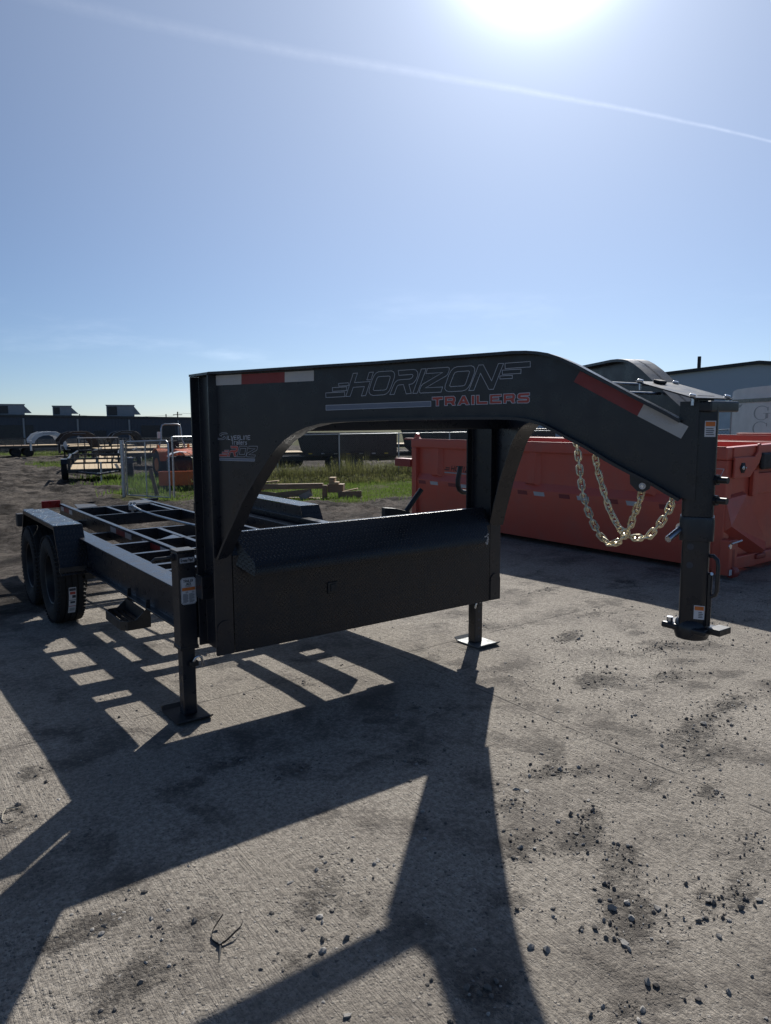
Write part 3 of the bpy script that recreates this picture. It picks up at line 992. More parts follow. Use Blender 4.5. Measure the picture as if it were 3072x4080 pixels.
part('latch', MB().box(.700, .768, -.010, .001, .660, .728), 'dusty_black', box, bevel=.004)
part('latch_paddle', MB().box(.716, .752, -.017, -.009, .672, .716), 'black_plastic', box, bevel=.004)
mb = MB()
for k in range(9):
    a = R(200 + rnd.uniform(0, 140))
    cx_, cz_ = TX1 - .098 - rnd.uniform(0, .03), .915 - k * .008
    mb.add([(cx_, -.0822, cz_), (cx_ + rnd.uniform(.008, .02), -.0822, cz_ + rnd.uniform(-.004, .004)), (cx_ + rnd.uniform(.004, .02), -.0822, cz_ - rnd.uniform(.008, .016)), (cx_ - rnd.uniform(0, .006), -.0822, cz_ - rnd.uniform(.004, .014))], [(0, 1, 2, 3)])
part('scuff_mark', mb, 'weld_mark', box)

# ---- lower frame: guide rails, outriggers, cross members, tilting subframe
both('guide_rail', lambda: MB().box(.092, .200, .62, 5.30, .540, .648), bevel=.004)
for y in (1.37, 1.62, 2.16, 2.70):
    both('outrigger', lambda: MB().box(.062, .528, y, y + .055, .545, .632), bevel=.003)
for y in (.42, 1.66, 3.12, 4.05, 5.20):
    part('crossmember', MB().box(.062, W - .062, y, y + .07, .46, .545), bevel=.003)
srail = both('subframe_rail', lambda: MB().box(.530, .575, .70, 6.27, .490, .646), bevel=.004)
for y, x0, x1, d in ((2.66, .577, 1.553, .030), (3.385, .577, 1.553, .045), (4.73, .577, 1.553, .030), (5.56, .577, 1.553, .032), (2.05, .577, 1.553, .04)):
    part('subframe_crossmember', MB().box(x0, x1, y, y + d, .520, .648), bevel=.003)
for x, y0, y1, d in ((.912, 4.765, 5.556, .042), (1.452, 4.765, 5.556, .040), (.815, 2.10, 2.655, .045), (.815, 2.695, 3.38, .045)):
    part('subframe_stringer', MB().box(x, x + d, y0, y1, .545, .6465), bevel=.003)
part('gusset_plate', MB().ext([(.62, 2.70), (.80, 2.70), (.80, 2.88)], lambda a, b, q: (a, b, q), .640, .6465))
hc = part('hoist_cylinder', MB().tube([(1.295, .46, .600), (1.295, 1.62, .600)], .046, 16), smooth=True)
part('hoist_rod', MB().tube([(1.295, 1.62, .600), (1.295, 2.04, .600)], .022, 14), 'zinc', hc, smooth=True)
part('hydraulic_hose', MB().tube([(1.06, 4.93, .70), (1.075, 4.7, .672), (1.09, 4.2, .662), (1.12, 3.6, .66), (1.15, 3.2, .662), (1.17, 2.6, .655), (1.20, 2.0, .63)], .012, 8), 'galvanised', smooth=True)
vb = part('hydraulic_valve', MB().box(1.03, 1.095, 4.93, 5.02, .650, .715), 'zinc', bevel=.006)
for k in range(4):
    part('valve_fitting', MB().tube([(1.035 + k * .02, 4.96 + .015 * (k % 2), .715), (1.035 + k * .02, 4.96 + .015 * (k % 2), .745)], .008, 8), 'zinc', vb)
part('valve_stand', MB().box(1.05, 1.075, 4.96, 4.98, .560, .650), 'galvanised', vb)
for y0, y1, mt in ((3.95, 3.752, 'white_tape'), (3.752, 3.45, 'red_tape'), (3.45, 3.25, 'white_tape'), (2.933, 2.733, 'white_tape'), (2.733, 2.44, 'red_tape'), (2.44, 2.245, 'white_tape'), (6.18, 6.02, 'white_tape'), (6.02, 5.74, 'red_tape'), (5.74, 5.58, 'white_tape')):
    part('reflective_tape', MB().box(.5275, .5292, y1 + .002, y0 - .002, .571, .624), mt, srail[0])
lb = part('rear_light_board', MB().box(.325, .545, 6.272, 6.300, .600, .690), 'tail_red', bevel=.004)
for k in range(2):
    part('rear_lamp', MB().lathe([(.0, -.004), (.032, -.004), (.034, .0)], (.375 + k * .09, 6.272, .645), 'y', 18), 'tail_red', lb)
part('rear_light_board', MB().box(W - .545, W - .325, 6.272, 6.300, .600, .640), 'black_paint', bevel=.004)
part('rear_deck_plate', MB().ext([(.60, 5.60), (.84, 5.64), (.88, 5.95), (.66, 6.05)], lambda a, b, q: (a, b, q), .640, .650), 'dusty_black')
part('rear_deck_plate', MB().ext([(1.20, 5.62), (1.52, 5.66), (1.54, 6.02), (1.34, 6.02)], lambda a, b, q: (a, b, q), .640, .652), 'dusty_black')

# ---- fenders
def fender():
    pr = [(2.655, .425), (2.863, .812), (4.235, .812), (4.445, .425)]
    return MB().strip(pr, lambda a, b, o: (-.1053 + o, a, b), .1113, .006)
fn = both('fender', fender, 'tread_top', bevel=.002)
for side in (0, 1):
    lip = MB().ext([(2.655, .425), (2.863, .812), (4.235, .812), (4.445, .425), (4.425, .425), (4.222, .782), (2.876, .782), (2.675, .425)], lambda a, b, q: (q, a, b), -.2215, -.2168)
    skirt = MB().ext([(2.70, .51), (2.863, .811), (4.235, .811), (4.40, .51), (4.19, .700), (2.91, .700)], lambda a, b, q: (q, a, b), .0062, .0102)
    if side:
        lip.mirror(W), skirt.mirror(W)
    part('fender_lip', lip, 'black_paint', fn[side])
    part('fender_skirt', skirt, 'black_paint', fn[side])
both('fender_lamp', lambda: MB().box(-.225, -.135, 4.56, 4.66, .615, .745), 'black_plastic', bevel=.006)
for side in (0, 1):
    mb = MB().box(-.01, .06, 2.66, 2.72, .470, .520)
    part('fender_bracket', mb.mirror(W) if side else mb)
    mb = MB().box(-.235, -.02, 2.645, 2.665, .455, .495)
    part('mudflap_bar', mb.mirror(W) if side else mb, 'dusty_black')

# ---- wheels
RT = .385
def tyre_prof():
    hw = .116
    pr = [(.222, -.088), (.232, -.100), (.262, -.112), (.300, hw * -1.02), (.338, -.112), (.366, -.100), (.380, -.088)]
    tr = []
    for x0, x1 in ((-.088, -.052), (-.044, -.004), (.004, .044), (.052, .088)):
        tr += [(RT, x0), (RT, x1), (RT - .010, x1 + .001), (RT - .010, x1 + .007)]
    tr = tr[:-2]
    return pr[:-1] + tr + [(r, -h) for r, h in reversed(pr[:-1])]
tyre_me = mesh('tyre', MB().lathe(tyre_prof(), (0, 0, 0), 'x', 56, closed=True), smooth=True)
def rim_mb():
    return MB().lathe([(.216, .088), (.226, -.080), (.216, -.094), (.207, -.088), (.200, -.050), (.196, .010), (.184, .030), (.150, .034), (.122, .022), (.098, -.010), (.066, -.018), (.058, -.052), (.0, -.056)], (0, 0, 0), 'x', 40)
rim_me = mesh('rim', rim_mb(), smooth=True)
wi = 0
for side in (0, 1):
    for yw in (3.12, 4.02):
        zc = gz(0, yw) + RT - .004
        xc = -.128 if side == 0 else W + .128
        we = bpy.data.objects.new('wheel', tyre_me)
        COL.objects.link(we)
        if not tyre_me.materials:
            tyre_me.materials.append(M['rubber'])
        we.parent = TR
        we.location = Vector((xc, yw, zc)) - Vector(TR.location)
        if side:
            we.rotation_euler = (0, 0, math.pi)
        ri = obj('rim', rim_me, 'wheel_black', we, local=True)
        for k in range(8):
            a = 2 * math.pi * k / 8
            obj('lug_nut', MB().tube([(-.010, .084 * math.cos(a), .084 * math.sin(a)), (-.036, .084 * math.cos(a), .084 * math.sin(a))], .010, 6), 'dusty_black', ri, local=True)
        # shallow cross-cuts of the tread as small dark lugs standing proud of the shoulder
        lug = MB()
        for k in range(60):
            a = 2 * math.pi * k / 60
            for sx in (-1, 1):
                c_ = Vector((sx * .099, (RT - .013) * math.cos(a), (RT - .013) * math.sin(a)))
                lug.obox(c_, (.026, .022, .012), Matrix.Rotation(a + math.pi / 2, 3, 'X') @ Matrix.Rotation(sx * .35, 3, 'Z'))
        obj('tread_lugs', lug, 'rubber', we, local=True)['kind'] = 'stuff'
        if side == 0 and yw < 3.5:
            def tp(a, x):
                return (x, -(RT + .0022) * math.cos(a), (RT + .0022) * math.sin(a))
            def tpatch(nm, a0, a1, x0, x1, mt, lift=0.0):
                mb = MB()
                n_ = 8
                vs = []
                for k in range(n_ + 1):
                    a = R(a0 + (a1 - a0) * k / n_)
                    for x in (x0, x1):
                        q = Vector(tp(a, x))
                        d_ = Vector((0, q.y, q.z)).normalized()
                        vs.append(q + d_ * lift)
                mb.add(vs, [(2 * k, 2 * k + 1, 2 * k + 3, 2 * k + 2) for k in range(n_)])
                obj(nm, mb, mt, we, local=True)
            tpatch('tyre_label', -2, -40, -.028, .030, 'sticker_white')
            for (a0, a1, x0, x1, mt) in ((-3, -6.5, -.025, .027, 'sticker_ink'), (-7.5, -11, -.020, .024, 'decal_red'), (-12, -16, -.002, .026, 'sticker_ink'), (-18.5, -19.2, -.026, .028, 'sticker_ink'), (-20.5, -23.5, -.016, .022, 'sticker_ink'), (-27.5, -28.4, -.026, .028, 'decal_red'), (-31, -36, -.018, .022, 'grey_letters')):
                tpatch('label_print', a0, a1, x0, x1, mt, .0010)
for yw in (3.12, 4.02):
    zc = gz(0, yw) + RT
    part('axle', MB().tube([(-.06, yw, zc), (W + .06, yw, zc)], .038, 14), 'dusty_black', smooth=True)
    both('brake_drum', lambda: MB().lathe([(.0, .10), (.15, .10), (.155, .02), (.155, -.01), (.0, -.012)], (-.05, yw, zc), 'x', 28), 'dusty_black', smooth=True)
    both('leaf_spring', lambda: MB().strip([(yw - .36, .40), (yw - .2, .345), (yw, .325), (yw + .2, .345), (yw + .36, .40)], lambda a, b, o: (.012 + o, a, b), .022, .035), 'dusty_black')
    for dy in (-.37, .37):
        both('spring_hanger', lambda: MB().box(-.020, .045, yw + dy - .03, yw + dy + .03, .36, .456), 'dusty_black')

# ---- jacks
def jack(side):
    mir = (lambda mb: mb.mirror(W)) if side else (lambda mb: mb)
    x0, x1, y0, y1 = -.1075, -.0045, .256, .359
    jk = part('jack', mir(MB().box(x0, x1, y0, y1, .405, .955)), bevel=.006)
    part('jack_cap', mir(MB().box(x0 - .004, x1 + .004, y0 - .004, y1 + .004, .955, .968)), 'dusty_black', jk, bevel=.003)
    part('jack_leg', mir(MB().box(-.0945, -.0185, .2705, .3465, .012, .404)), 'black_paint', jk, bevel=.006)
    part('jack_collar', mir(MB().box(x0 - .003, x1 + .003, y0 - .003, y1 + .003, .398, .418)), 'black_paint', jk, bevel=.003)
    part('foot_plate', mir(MB().box(-.172, .030, .186, .420, .004, .0125)), 'dusty_black' if side == 0 else 'old_galvanised', jk)
    part('foot_lip', mir(MB().add([(-.172, .186, .0125), (.030, .186, .0125), (.030, .160, .030), (-.172, .160, .030), (-.172, .188, .004), (.030, .188, .004), (.030, .157, .024), (-.172, .157, .024)], [(0, 1, 2, 3), (7, 6, 5, 4), (0, 3, 7, 4), (1, 5, 6, 2), (3, 2, 6, 7)])), 'dusty_black' if side == 0 else 'old_galvanised', jk)
    part('foot_lip', mir(MB().add([(-.172, .420, .0125), (.030, .420, .0125), (.030, .446, .032), (-.172, .446, .032), (-.172, .420, .004), (.030, .420, .004), (.030, .449, .026), (-.172, .449, .026)], [(0, 1, 2, 3), (7, 6, 5, 4), (0, 3, 7, 4), (1, 5, 6, 2), (3, 2, 6, 7)])), 'dusty_black' if side == 0 else 'old_galvanised', jk)
    part('crank_socket', mir(MB().tube([(x0 - .016, .31, .925), (x0 + .004, .31, .925)], .020, 14)), 'black_plastic', jk, smooth=True)
    part('crank_handle', mir(MB().tube([(x0 - .014, .31, .925), (x0 - .055, .312, .924), (x0 - .098, .325, .922), (x0 - .110, .34, .905)], .0105, 10)), 'dusty_black', jk, smooth=True)
    pz = .318
    u = [(-.045, .262, pz), (-.040, .245, pz + .010), (-.030, .236, pz + .034), (-.014, .232, pz + .043), (.002, .232, pz + .030), (.010, .236, pz - .002), (.013, .240, pz - .022)]
    part('spring_pin_handle', mir(MB().tube(u, .0075, 10)), 'zinc', jk, smooth=True)
    part('spring_pin_tube', mir(MB().box(-.062, -.012, .238, .268, pz - .018, pz + .012)), 'dusty_black', jk, bevel=.004)
    hx = 1 if side == 0 else -1
    for z in (.060, .125, .190, .255):
        mb = MB().tube([(-.0950, .3085, z), (-.0938, .3085, z)], .010, 12) if side == 0 else MB().tube([(W - -.0565, .2699, z), (W - -.0565, .2720, z)], .010, 12)
        part('leg_hole', mb, 'sticker_ink', jk)
        if side == 1:
            pass
    return jk
jn, jf = jack(0), jack(1)
# stickers on the front of the near jack: "Grease Point" and the big TRAILER JACK label
FY = .2556
def onfront(a, b, lift=0.0):
    return (a, FY - lift, b)
def plate(nm, x0, x1, z0, z1, mt, lift, ch=0.0):
    p = [(x0 + ch, z0), (x1 - ch, z0), (x1, z0 + ch), (x1, z1 - ch), (x1 - ch, z1), (x0 + ch, z1), (x0, z1 - ch), (x0, z0 + ch)] if ch else [(x0, z0), (x1, z0), (x1, z1), (x0, z1)]
    mb = MB().add([onfront(a, b, lift) for a, b in p], [tuple(range(len(p)))])
    part(nm, mb, mt, jn)
plate('grease_point_sticker', -.094, -.010, .896, .926, 'sticker_white', .0006, .003)
mb = MB()
ring(mb, [(-.0915, .8985), (-.0125, .8985), (-.0125, .9235), (-.0915, .9235)], .0013, lambda a, b: onfront(a, b, .0012))
words(mb, 'Grease Point', (-.088, .9025), (-.016, .9025), (-.016, .920), (-.088, .920), .0030, lambda a, b: onfront(a, b, .0012))
part('grease_point_lettering', mb, 'sticker_ink', jn)
plate('trailer_jack_sticker', -.094, -.006, .660, .812, 'sticker_white', .0006, .011)
mb = MB()
ring(mb, [(-.0805, .6635), (-.0195, .6635), (-.0095, .6725), (-.0095, .7995), (-.0195, .8085), (-.0805, .8085), (-.0905, .7995), (-.0905, .6725)], .0013, lambda a, b: onfront(a, b, .0012))
words(mb, 'TRAILER', (-.079, .787), (-.022, .787), (-.022, .8005), (-.079, .8005), .0028, lambda a, b: onfront(a, b, .0012))
words(mb, 'JACK', (-.067, .769), (-.034, .769), (-.034, .7825), (-.067, .7825), .0028, lambda a, b: onfront(a, b, .0012))
for z, x0, x1 in ((.7635, -.068, -.032), (.7595, -.065, -.036)):
    mb.add([onfront(a, b, .0012) for a, b in ((x0, z), (x1, z), (x1, z + .0016), (x0, z + .0016))], [(0, 1, 2, 3)])
for cx0 in (-.084, -.048):
    for k in range(13):
        z = .7205 - k * .0041
        x1 = cx0 + .031 * (1 if k % 4 else rnd.uniform(.5, .95))
        mb.add([onfront(a, b, .0012) for a, b in ((cx0, z - .0021), (x1, z - .0021), (x1, z), (cx0, z))], [(0, 1, 2, 3)])
    for q in (.018, .023, .028):
        mb.add([onfront(a, b, .0012) for a, b in ((cx0 + q, .7235), (cx0 + q + .002, .7235), (cx0 + q + .002, .7345), (cx0 + q, .7345))], [(0, 1, 2, 3)])
part('trailer_jack_lettering', mb, 'sticker_ink', jn)
plate('orange_warning_band', -.0875, -.0125, .7385, .7565, 'sticker_orange', .0013)

# ---- folding step ahead of the wheels
st = part('side_step', MB().ext([(-.058, 1.06), (-.165, 1.06), (-.200, 1.10), (-.200, 1.44), (-.165, 1.48), (-.058, 1.48), (-.058, 1.472), (-.160, 1.472), (-.192, 1.436), (-.192, 1.104), (-.160, 1.068), (-.058, 1.068)], lambda a, b, q: (a, b, q), .335, .395), 'dusty_black')
for k in range(4):
    x = -.178 + k * .036
    mb = MB()
    for j in range(18):
        y = 1.07 + j * .0225
        mb.add([(x, y, .372), (x, y + .011, .386), (x, y + .0225, .372), (x, y + .0225, .355), (x, y, .355), (x + .005, y, .372), (x + .005, y + .011, .386), (x + .005, y + .0225, .372), (x + .005, y + .0225, .355), (x + .005, y, .355)], [(0, 1, 2, 3, 4), (9, 8, 7, 6, 5), (0, 5, 6, 1), (1, 6, 7, 2), (4, 3, 8, 9)])
    part('serrated_bar', mb, 'dusty_black', st)
for y in (1.064, 1.470):
    part('step_brace', MB().ext([(-.060, .335), (-.155, .335), (-.155, .360), (-.042, .455), (-.036, .520), (-.012, .520), (-.012, .335)], lambda a, b, q: (a, q, b), y, y + .007), 'dusty_black', st)
part('step_back', MB().box(-.058, -.050, 1.071, 1.469, .335, .455), 'dusty_black', st)

# ---- loose arm ends behind the toolbox on the far side
part('hook_arm', MB().tube([(2.150, .45, 1.335), (2.138, .45, 1.285), (2.126, .45, 1.235), (2.126, .45, 1.195), (2.140, .45, 1.163), (2.166, .45, 1.143), (2.25, .45, 1.128)], .019, 14), 'dusty_black', smooth=True)
part('lever_arm', MB().tube([(1.912, .62, 1.163), (1.745, .62, .985), (1.70, .62, .94)], .019, 14), 'dusty_black', smooth=True)
part('lever_plate', MB().ext([(1.560, 1.052), (1.66, 1.040), (1.790, 1.005), (1.790, .92), (1.560, .92)], lambda a, b, q: (a, q, b), .600, .645), 'dusty_black', bevel=.003)
part('lever_post', MB().box(1.62, 1.74, .44, .60, .545, .925), 'dusty_black')

# ---- safety chains (separate things: they hang from the neck)
CH1 = [(1.1, -1.48, 1.579), (1.094, -1.497, 1.523), (1.088, -1.512, 1.464), (1.082, -1.527, 1.408), (1.076, -1.547, 1.344), (1.07, -1.572, 1.297), (1.064, -1.598, 1.257), (1.058, -1.628, 1.218), (1.052, -1.662, 1.183), (1.046, -1.694, 1.165), (1.039, -1.725, 1.157), (1.033, -1.759, 1.169), (1.027, -1.788, 1.189), (1.021, -1.813, 1.218), (1.015, -1.837, 1.255), (1.009, -1.852, 1.291), (1.003, -1.867, 1.32), (0.997, -1.884, 1.352), (0.991, -1.895, 1.386), (0.985, -1.906, 1.417)]
CH2 = [(1.03, -1.635, 1.60), (1.03, -1.635, 1.545), (1.035, -1.639, 1.51), (1.039, -1.649, 1.457), (1.044, -1.666, 1.403), (1.049, -1.684, 1.35), (1.054, -1.697, 1.309), (1.058, -1.718, 1.27), (1.063, -1.738, 1.236), (1.068, -1.758, 1.213), (1.073, -1.781, 1.199), (1.077, -1.807, 1.19), (1.082, -1.825, 1.192), (1.087, -1.85, 1.196), (1.092, -1.871, 1.204), (1.096, -1.89, 1.229), (1.101, -1.91, 1.256), (1.106, -1.929, 1.288), (1.111, -1.941, 1.316), (1.115, -1.95, 1.347), (1.12, -1.952, 1.379), (1.125, -1.955, 1.42)]
lw, ll, wr = .0122, .0128, .0041
lp = [(lw * math.cos(a), ll + lw * math.sin(a), 0) for a in [math.pi * k / 7 for k in range(8)]] + [(lw * math.cos(a), -ll + lw * math.sin(a), 0) for a in [math.pi + math.pi * k / 7 for k in range(8)]]
link_me = mesh('chain_link', MB().tube(lp, wr, 8, closed=True), smooth=True)
def chain(path, label, twist):
    root = thing('safety_chain', label, 'chain', path[0], 0, 'safety chains under the neck')
    pts = [Vector(p) for p in path]
    cum = [0]
    for a, b in zip(pts, pts[1:]):
        cum.append(cum[-1] + (b - a).length)
    def at(s):
        for i in range(len(cum) - 1):
            if s <= cum[i + 1]:
                return pts[i].lerp(pts[i + 1], (s - cum[i]) / (cum[i + 1] - cum[i]))
        return pts[-1]
    pitch = .0325
    n = int(cum[-1] / pitch)
    for k in range(n + 1):
        s = k * pitch
        p = at(s)
        d = (at(min(s + .012, cum[-1])) - at(max(s - .012, 0))).normalized()
        q = d.to_track_quat('Y', 'Z').to_matrix() @ Matrix.Rotation(twist + (math.pi / 2 if k % 2 else 0) + rnd.uniform(-.12, .12), 3, 'Y')
        o = obj('chain_link', link_me, 'chain_gold', root, local=True)
        o.location = p - pts[0]
        o.rotation_euler = q.to_euler()
chain(CH1, 'gold safety chain hanging furthest left, bolted to the near neck with a white washer', .5)
chain(CH2, 'gold safety chain passing inside the other and rising to the coupler post', .2)
tab = part('chain_tab', MB().ext([(2.085, 1.482), (2.165, 1.442), (2.160, 1.414), (2.138, 1.400), (2.115, 1.404), (2.088, 1.43)], npt, .012, .022), parent=near)
pz_ = Vector(npt(2.134, 1.424, .022))
part('chain_bolt_washer', MB().tube([pz_, pz_ + NN * .004], .0125, 16), 'sticker_white', near)
part('chain_bolt', MB().tube([pz_ + NN * .004, pz_ + NN * .010], .006, 10), 'zinc', near)

# ------------------------------------------------------------------ roll-off dumpsters
def dumpster(label, loc, rz=0.0, detail=True):
    D = thing('rolloff_dumpster', label, 'dumpster', loc, rz, 'orange roll-off dumpsters')
    L_, Wd, Ht = 5.35, 2.40, 1.385
    def p(name, mb, mat='orange_paint', parent=None, **kw):
        return obj(name, mb, mat, parent or D, local=True, **kw)
    for side in (0, 1):
        def fx(a, b, t_):
            return (Wd - a if side else a, t_, b)
        wall = p('side_wall', MB().ext([(.085, .070), (.035, .690), (.035, .740), (.085, .835), (.085, 1.26), (.097, 1.26), (.097, .830), (.050, .735), (.050, .690), (.100, .070)], fx, .10, L_ - .10))
        p('top_rail', MB().ext([(.0, 1.252), (.0, Ht), (.115, Ht), (.115, 1.252)], fx, .0, L_), 'orange_paint', wall, bevel=.012)
        for y in (.92, 2.68, 4.70):
            mb = MB().add([fx(*q) for q in ((.022, .83, y), (.022, .83, y + .16), (.022, 1.253, y - .015), (.022, 1.253, y + .09), (.086, .80, y - .06), (.086, .80, y + .20), (.086, 1.253, y - .06), (.086, 1.253, y + .13))], [(0, 1, 3, 2), (0, 2, 6, 4), (1, 5, 7, 3), (0, 4, 5, 1), (2, 3, 7, 6)])
            p('side_rib', mb, 'orange_paint', wall)
        for y in (.0, L_ - .12):
            p('corner_post', MB().ext([(.012, .030), (.012, 1.250), (.13, 1.250), (.13, .030)], fx, y + .002, y + .118), 'orange_paint', wall, bevel=.01)
        if side == 0:
            for k in range(7):
                y = 4.90 - k * .733
                if y < .3:
                    continue
                wt_ = MB().add([(.0330, y - .02, .668), (.0330, y - .205, .668), (.0330, y - .190, .722), (.0330, y, .722)], [(0, 1, 2, 3)])
                p('reflective_tape', wt_, 'white_tape', wall)
                rt = MB().add([(.0330, y + .28, .668), (.0330, y + .10, .668), (.0330, y + .115, .722), (.0330, y + .29, .722)], [(0, 1, 2, 3)])
                p('reflective_tape', rt, 'red_tape', wall)
            if detail:
                mb = MB()
                words(mb, 'HORIZON', (4.46, .905), (3.86, .905), (3.86, .985), (4.46, .985), .013, lambda a, b: (.0825, a + .022 * (b - .905) / -.08, b))
                for k, (a0, a1) in enumerate(((4.60, 4.48), (4.57, 4.475))):
                    z0 = .912 + k * .030
                    mb.add([(.0825, a0, z0), (.0825, a1, z0), (.0825, a1, z0 + .016), (.0825, a0, z0 + .016)], [(0, 1, 2, 3)])
                p('wordmark_decal', mb, 'decal_black', wall)
                p('decal_stripe', MB().add([(.0825, 4.60, .868), (.0825, 3.90, .868), (.0825, 3.90, .886), (.0825, 4.60, .886)], [(0, 1, 2, 3)]), 'grey_letters', wall)
                p('warning_sticker', MB().add([(.0085, 5.33, 1.265), (.0085, 5.24, 1.265), (.0085, 5.24, 1.355), (.0085, 5.33, 1.355)], [(0, 1, 2, 3)]), 'sticker_white', wall)
                mb = MB()
                for (a0, a1, z0, z1) in ((5.318, 5.29, 1.29, 1.325), (5.28, 5.25, 1.31, 1.318), (5.28, 5.25, 1.292, 1.300), (5.28, 5.25, 1.33, 1.337)):
                    mb.add([(.0075, a0, z0), (.0075, a1, z0), (.0075, a1, z1), (.0075, a0, z1)], [(0, 1, 2, 3)])
                p('sticker_print', mb, 'sticker_ink', wall)
                mb = MB()
                for (a, z) in ((.16, 1.09), (.30, .96), (.40, .86)):
                    ring(mb, [(a, z), (a - .10, z), (a - .13, z + .07), (a - .04, z + .07)], .006, lambda u, v_: (.010, u, v_))
                p('outline_decal', mb, 'decal_line', wall)
        p('rim_glint_edge', MB().ext([(.006, Ht - .001), (.006, Ht + .010), (.020, Ht + .010), (.020, Ht - .001)], fx, .02, L_ - .02), 'orange_paint', wall, bevel=.004)  # thin bead added along the rim to draw its sun-glint line
    p('floor', MB().box(.10, Wd - .10, .10, L_ - .10, .16, .20))
    for x in (.70, 1.55):
        p('skid_rail', MB().box(x, x + .12, .05, L_ - .05, .03, .16))
    for y in (.25, L_ - .25):
        for x in (.17, Wd - .17):
            p('ground_roller', MB().lathe([(.0, -.055), (.095, -.055), (.105, -.045), (.105, .045), (.095, .055), (.0, .055)], (x, y, .105), 'x', 20), smooth=True)
    # front end (towards the trailer's coupler): folded panel, ears, tarp roller, hinge pins
    def fe(a, b, t_):
        return (a, t_, b)
    e = p('end_wall', MB().ext([(.13, .10), (Wd - .13, .10), (Wd - .13, 1.30), (.13, 1.30)], fe, .045, .060))
    p('end_top_rail', MB().add([(.118, -.012, 1.25), (Wd - .118, -.012, 1.25), (Wd - .118, .105, 1.25), (.118, .105, 1.25), (.118, -.012, Ht + .003), (Wd - .118, -.012, Ht + .05), (Wd - .118, .105, Ht + .05), (.118, .105, Ht + .003)], [(0, 3, 2, 1), (4, 5, 6, 7), (0, 1, 5, 4), (1, 2, 6, 5), (2, 3, 7, 6), (3, 0, 4, 7)]), 'orange_paint', e, bevel=.01)
    p('end_panel_upper', MB().box(.62, Wd - .62, .005, .044, .86, 1.09), 'orange_paint', e, bevel=.012)
    p('end_rib', MB().box(.56, .66, -.012, .044, .84, 1.13), 'orange_paint', e, bevel=.012)
    # pressed panel: the big facet that catches the light
    mb = MB().add([(.02, -.003, .84), (.42, -.003, .86), (.90, .030, .30), (.78, -.040, .25), (.06, -.055, .58), (.02, -.003, .84)], [(0, 1, 2, 3, 4)])
    mb.add([(.13, .044, .84), (.42, .044, .87), (.93, .044, .28), (.78, .044, .20), (.03, .044, .50)], [(0, 1, 2, 3, 4)])
    p('folded_gusset', MB().add([(.02, -.003, .84), (.44, -.003, .87), (.93, -.004, .30), (.80, -.060, .22), (.03, -.075, .56), (.02, .044, .86), (.44, .044, .90), (.97, .044, .30), (.80, .044, .12), (.02, .044, .46)], [(0, 1, 2, 3, 4), (0, 5, 6, 1), (1, 6, 7, 2), (2, 7, 8, 3), (3, 8, 9, 4), (4, 9, 5, 0)]), 'orange_paint', e)
    p('lower_sill', MB().box(.13, Wd - .13, -.02, .044, .06, .20), 'orange_paint', e, bevel=.012)
    p('sill_clamp', MB().box(.66, .86, -.05, .02, .13, .19), 'red_frame_paint', e, bevel=.015)
    ear = MB().ext([(.42, 1.06), (.60, 1.20), (.640, 1.28), (.640, 1.39), (.615, 1.42), (.575, 1.41), (.56, 1.33), (.50, 1.28), (.10, 1.28), (.10, 1.06)], fe, -.040, -.014)
    p('hook_ear', ear, 'orange_paint', e, bevel=.008)
    p('tarp_roller', MB().box(.655, Wd - .30, -.055, .0, 1.13, 1.315), 'black_plastic', e, bevel=.03)
    bolt = p('lamp_housing', MB().lathe([(.0, -.060), (.030, -.060), (.058, -.048), (.064, -.041)], (.255, 0, 1.165), 'y', 6), 'black_plastic', e)
    p('lamp_lens', MB().lathe([(.0, -.066), (.020, -.064), (.024, -.059)], (.235, 0, 1.167), 'y', 14), 'zinc', e, smooth=True)
    p('lamp_screw', MB().lathe([(.0, -.064), (.010, -.062), (.011, -.052)], (.292, 0, 1.165), 'y', 10), 'zinc', e)
    hb = p('hinge_box', MB().box(-.055, .115, -.110, -.004, .045, .42), 'orange_paint', e, bevel=.012)
    p('hinge_recess', MB().box(.006, .056, -.1115, -.109, .12, .32), 'red_frame_paint', e)
    p('hinge_pin', MB().tube([(-.07, -.14, .395), (.10, -.155, .415)], .011, 10), 'zinc', e, smooth=True)
    p('hinge_pin', MB().tube([(-.045, -.118, .36), (-.045, -.108, .36)], .026, 12), 'zinc', e)
    p('front_roller', MB().lathe([(.0, -.05), (.05, -.05), (.06, -.04), (.06, .04), (.05, .05), (.0, .05)], (.045, -.10, .075), 'x', 18), 'red_frame_paint', e, smooth=True)
    for x in (-.062, -.034):
        p('paper_tag', MB().box(x, x + .020, -.128, -.124, .055, .115), 'sticker_white', e)
    # back end: door with lifting hook
    d = p('rear_door', MB().box(.13, Wd - .13, L_ - .06, L_ - .02, .08, 1.33))
    p('door_hook', MB().ext([(L_ - .35, 1.385), (L_ - .29, 1.43), (L_ - .28, 1.47), (L_ - .25, 1.485), (L_ - .22, 1.46), (L_ - .20, 1.395), (L_ - .18, 1.385)], lambda a, b, q: (q, a + .15, b), .03, .075), 'orange_paint', d)
    p('door_arm', MB().box(-.02, .14, L_, L_ + .42, .93, 1.06), 'red_frame_paint', d, bevel=.01)
    p('door_knob', MB().box(.02, .10, L_ + .01, L_ + .20, 1.37, 1.40), 'red_frame_paint', d)
    return D

dumpster('orange roll-off dumpster right behind the coupler, its long taped side facing the trailer', (5.835, .41, 0))
dumpster('orange dumpster of which only the top edge shows behind the other one', (10.9, -1.1, .02), 0, False)

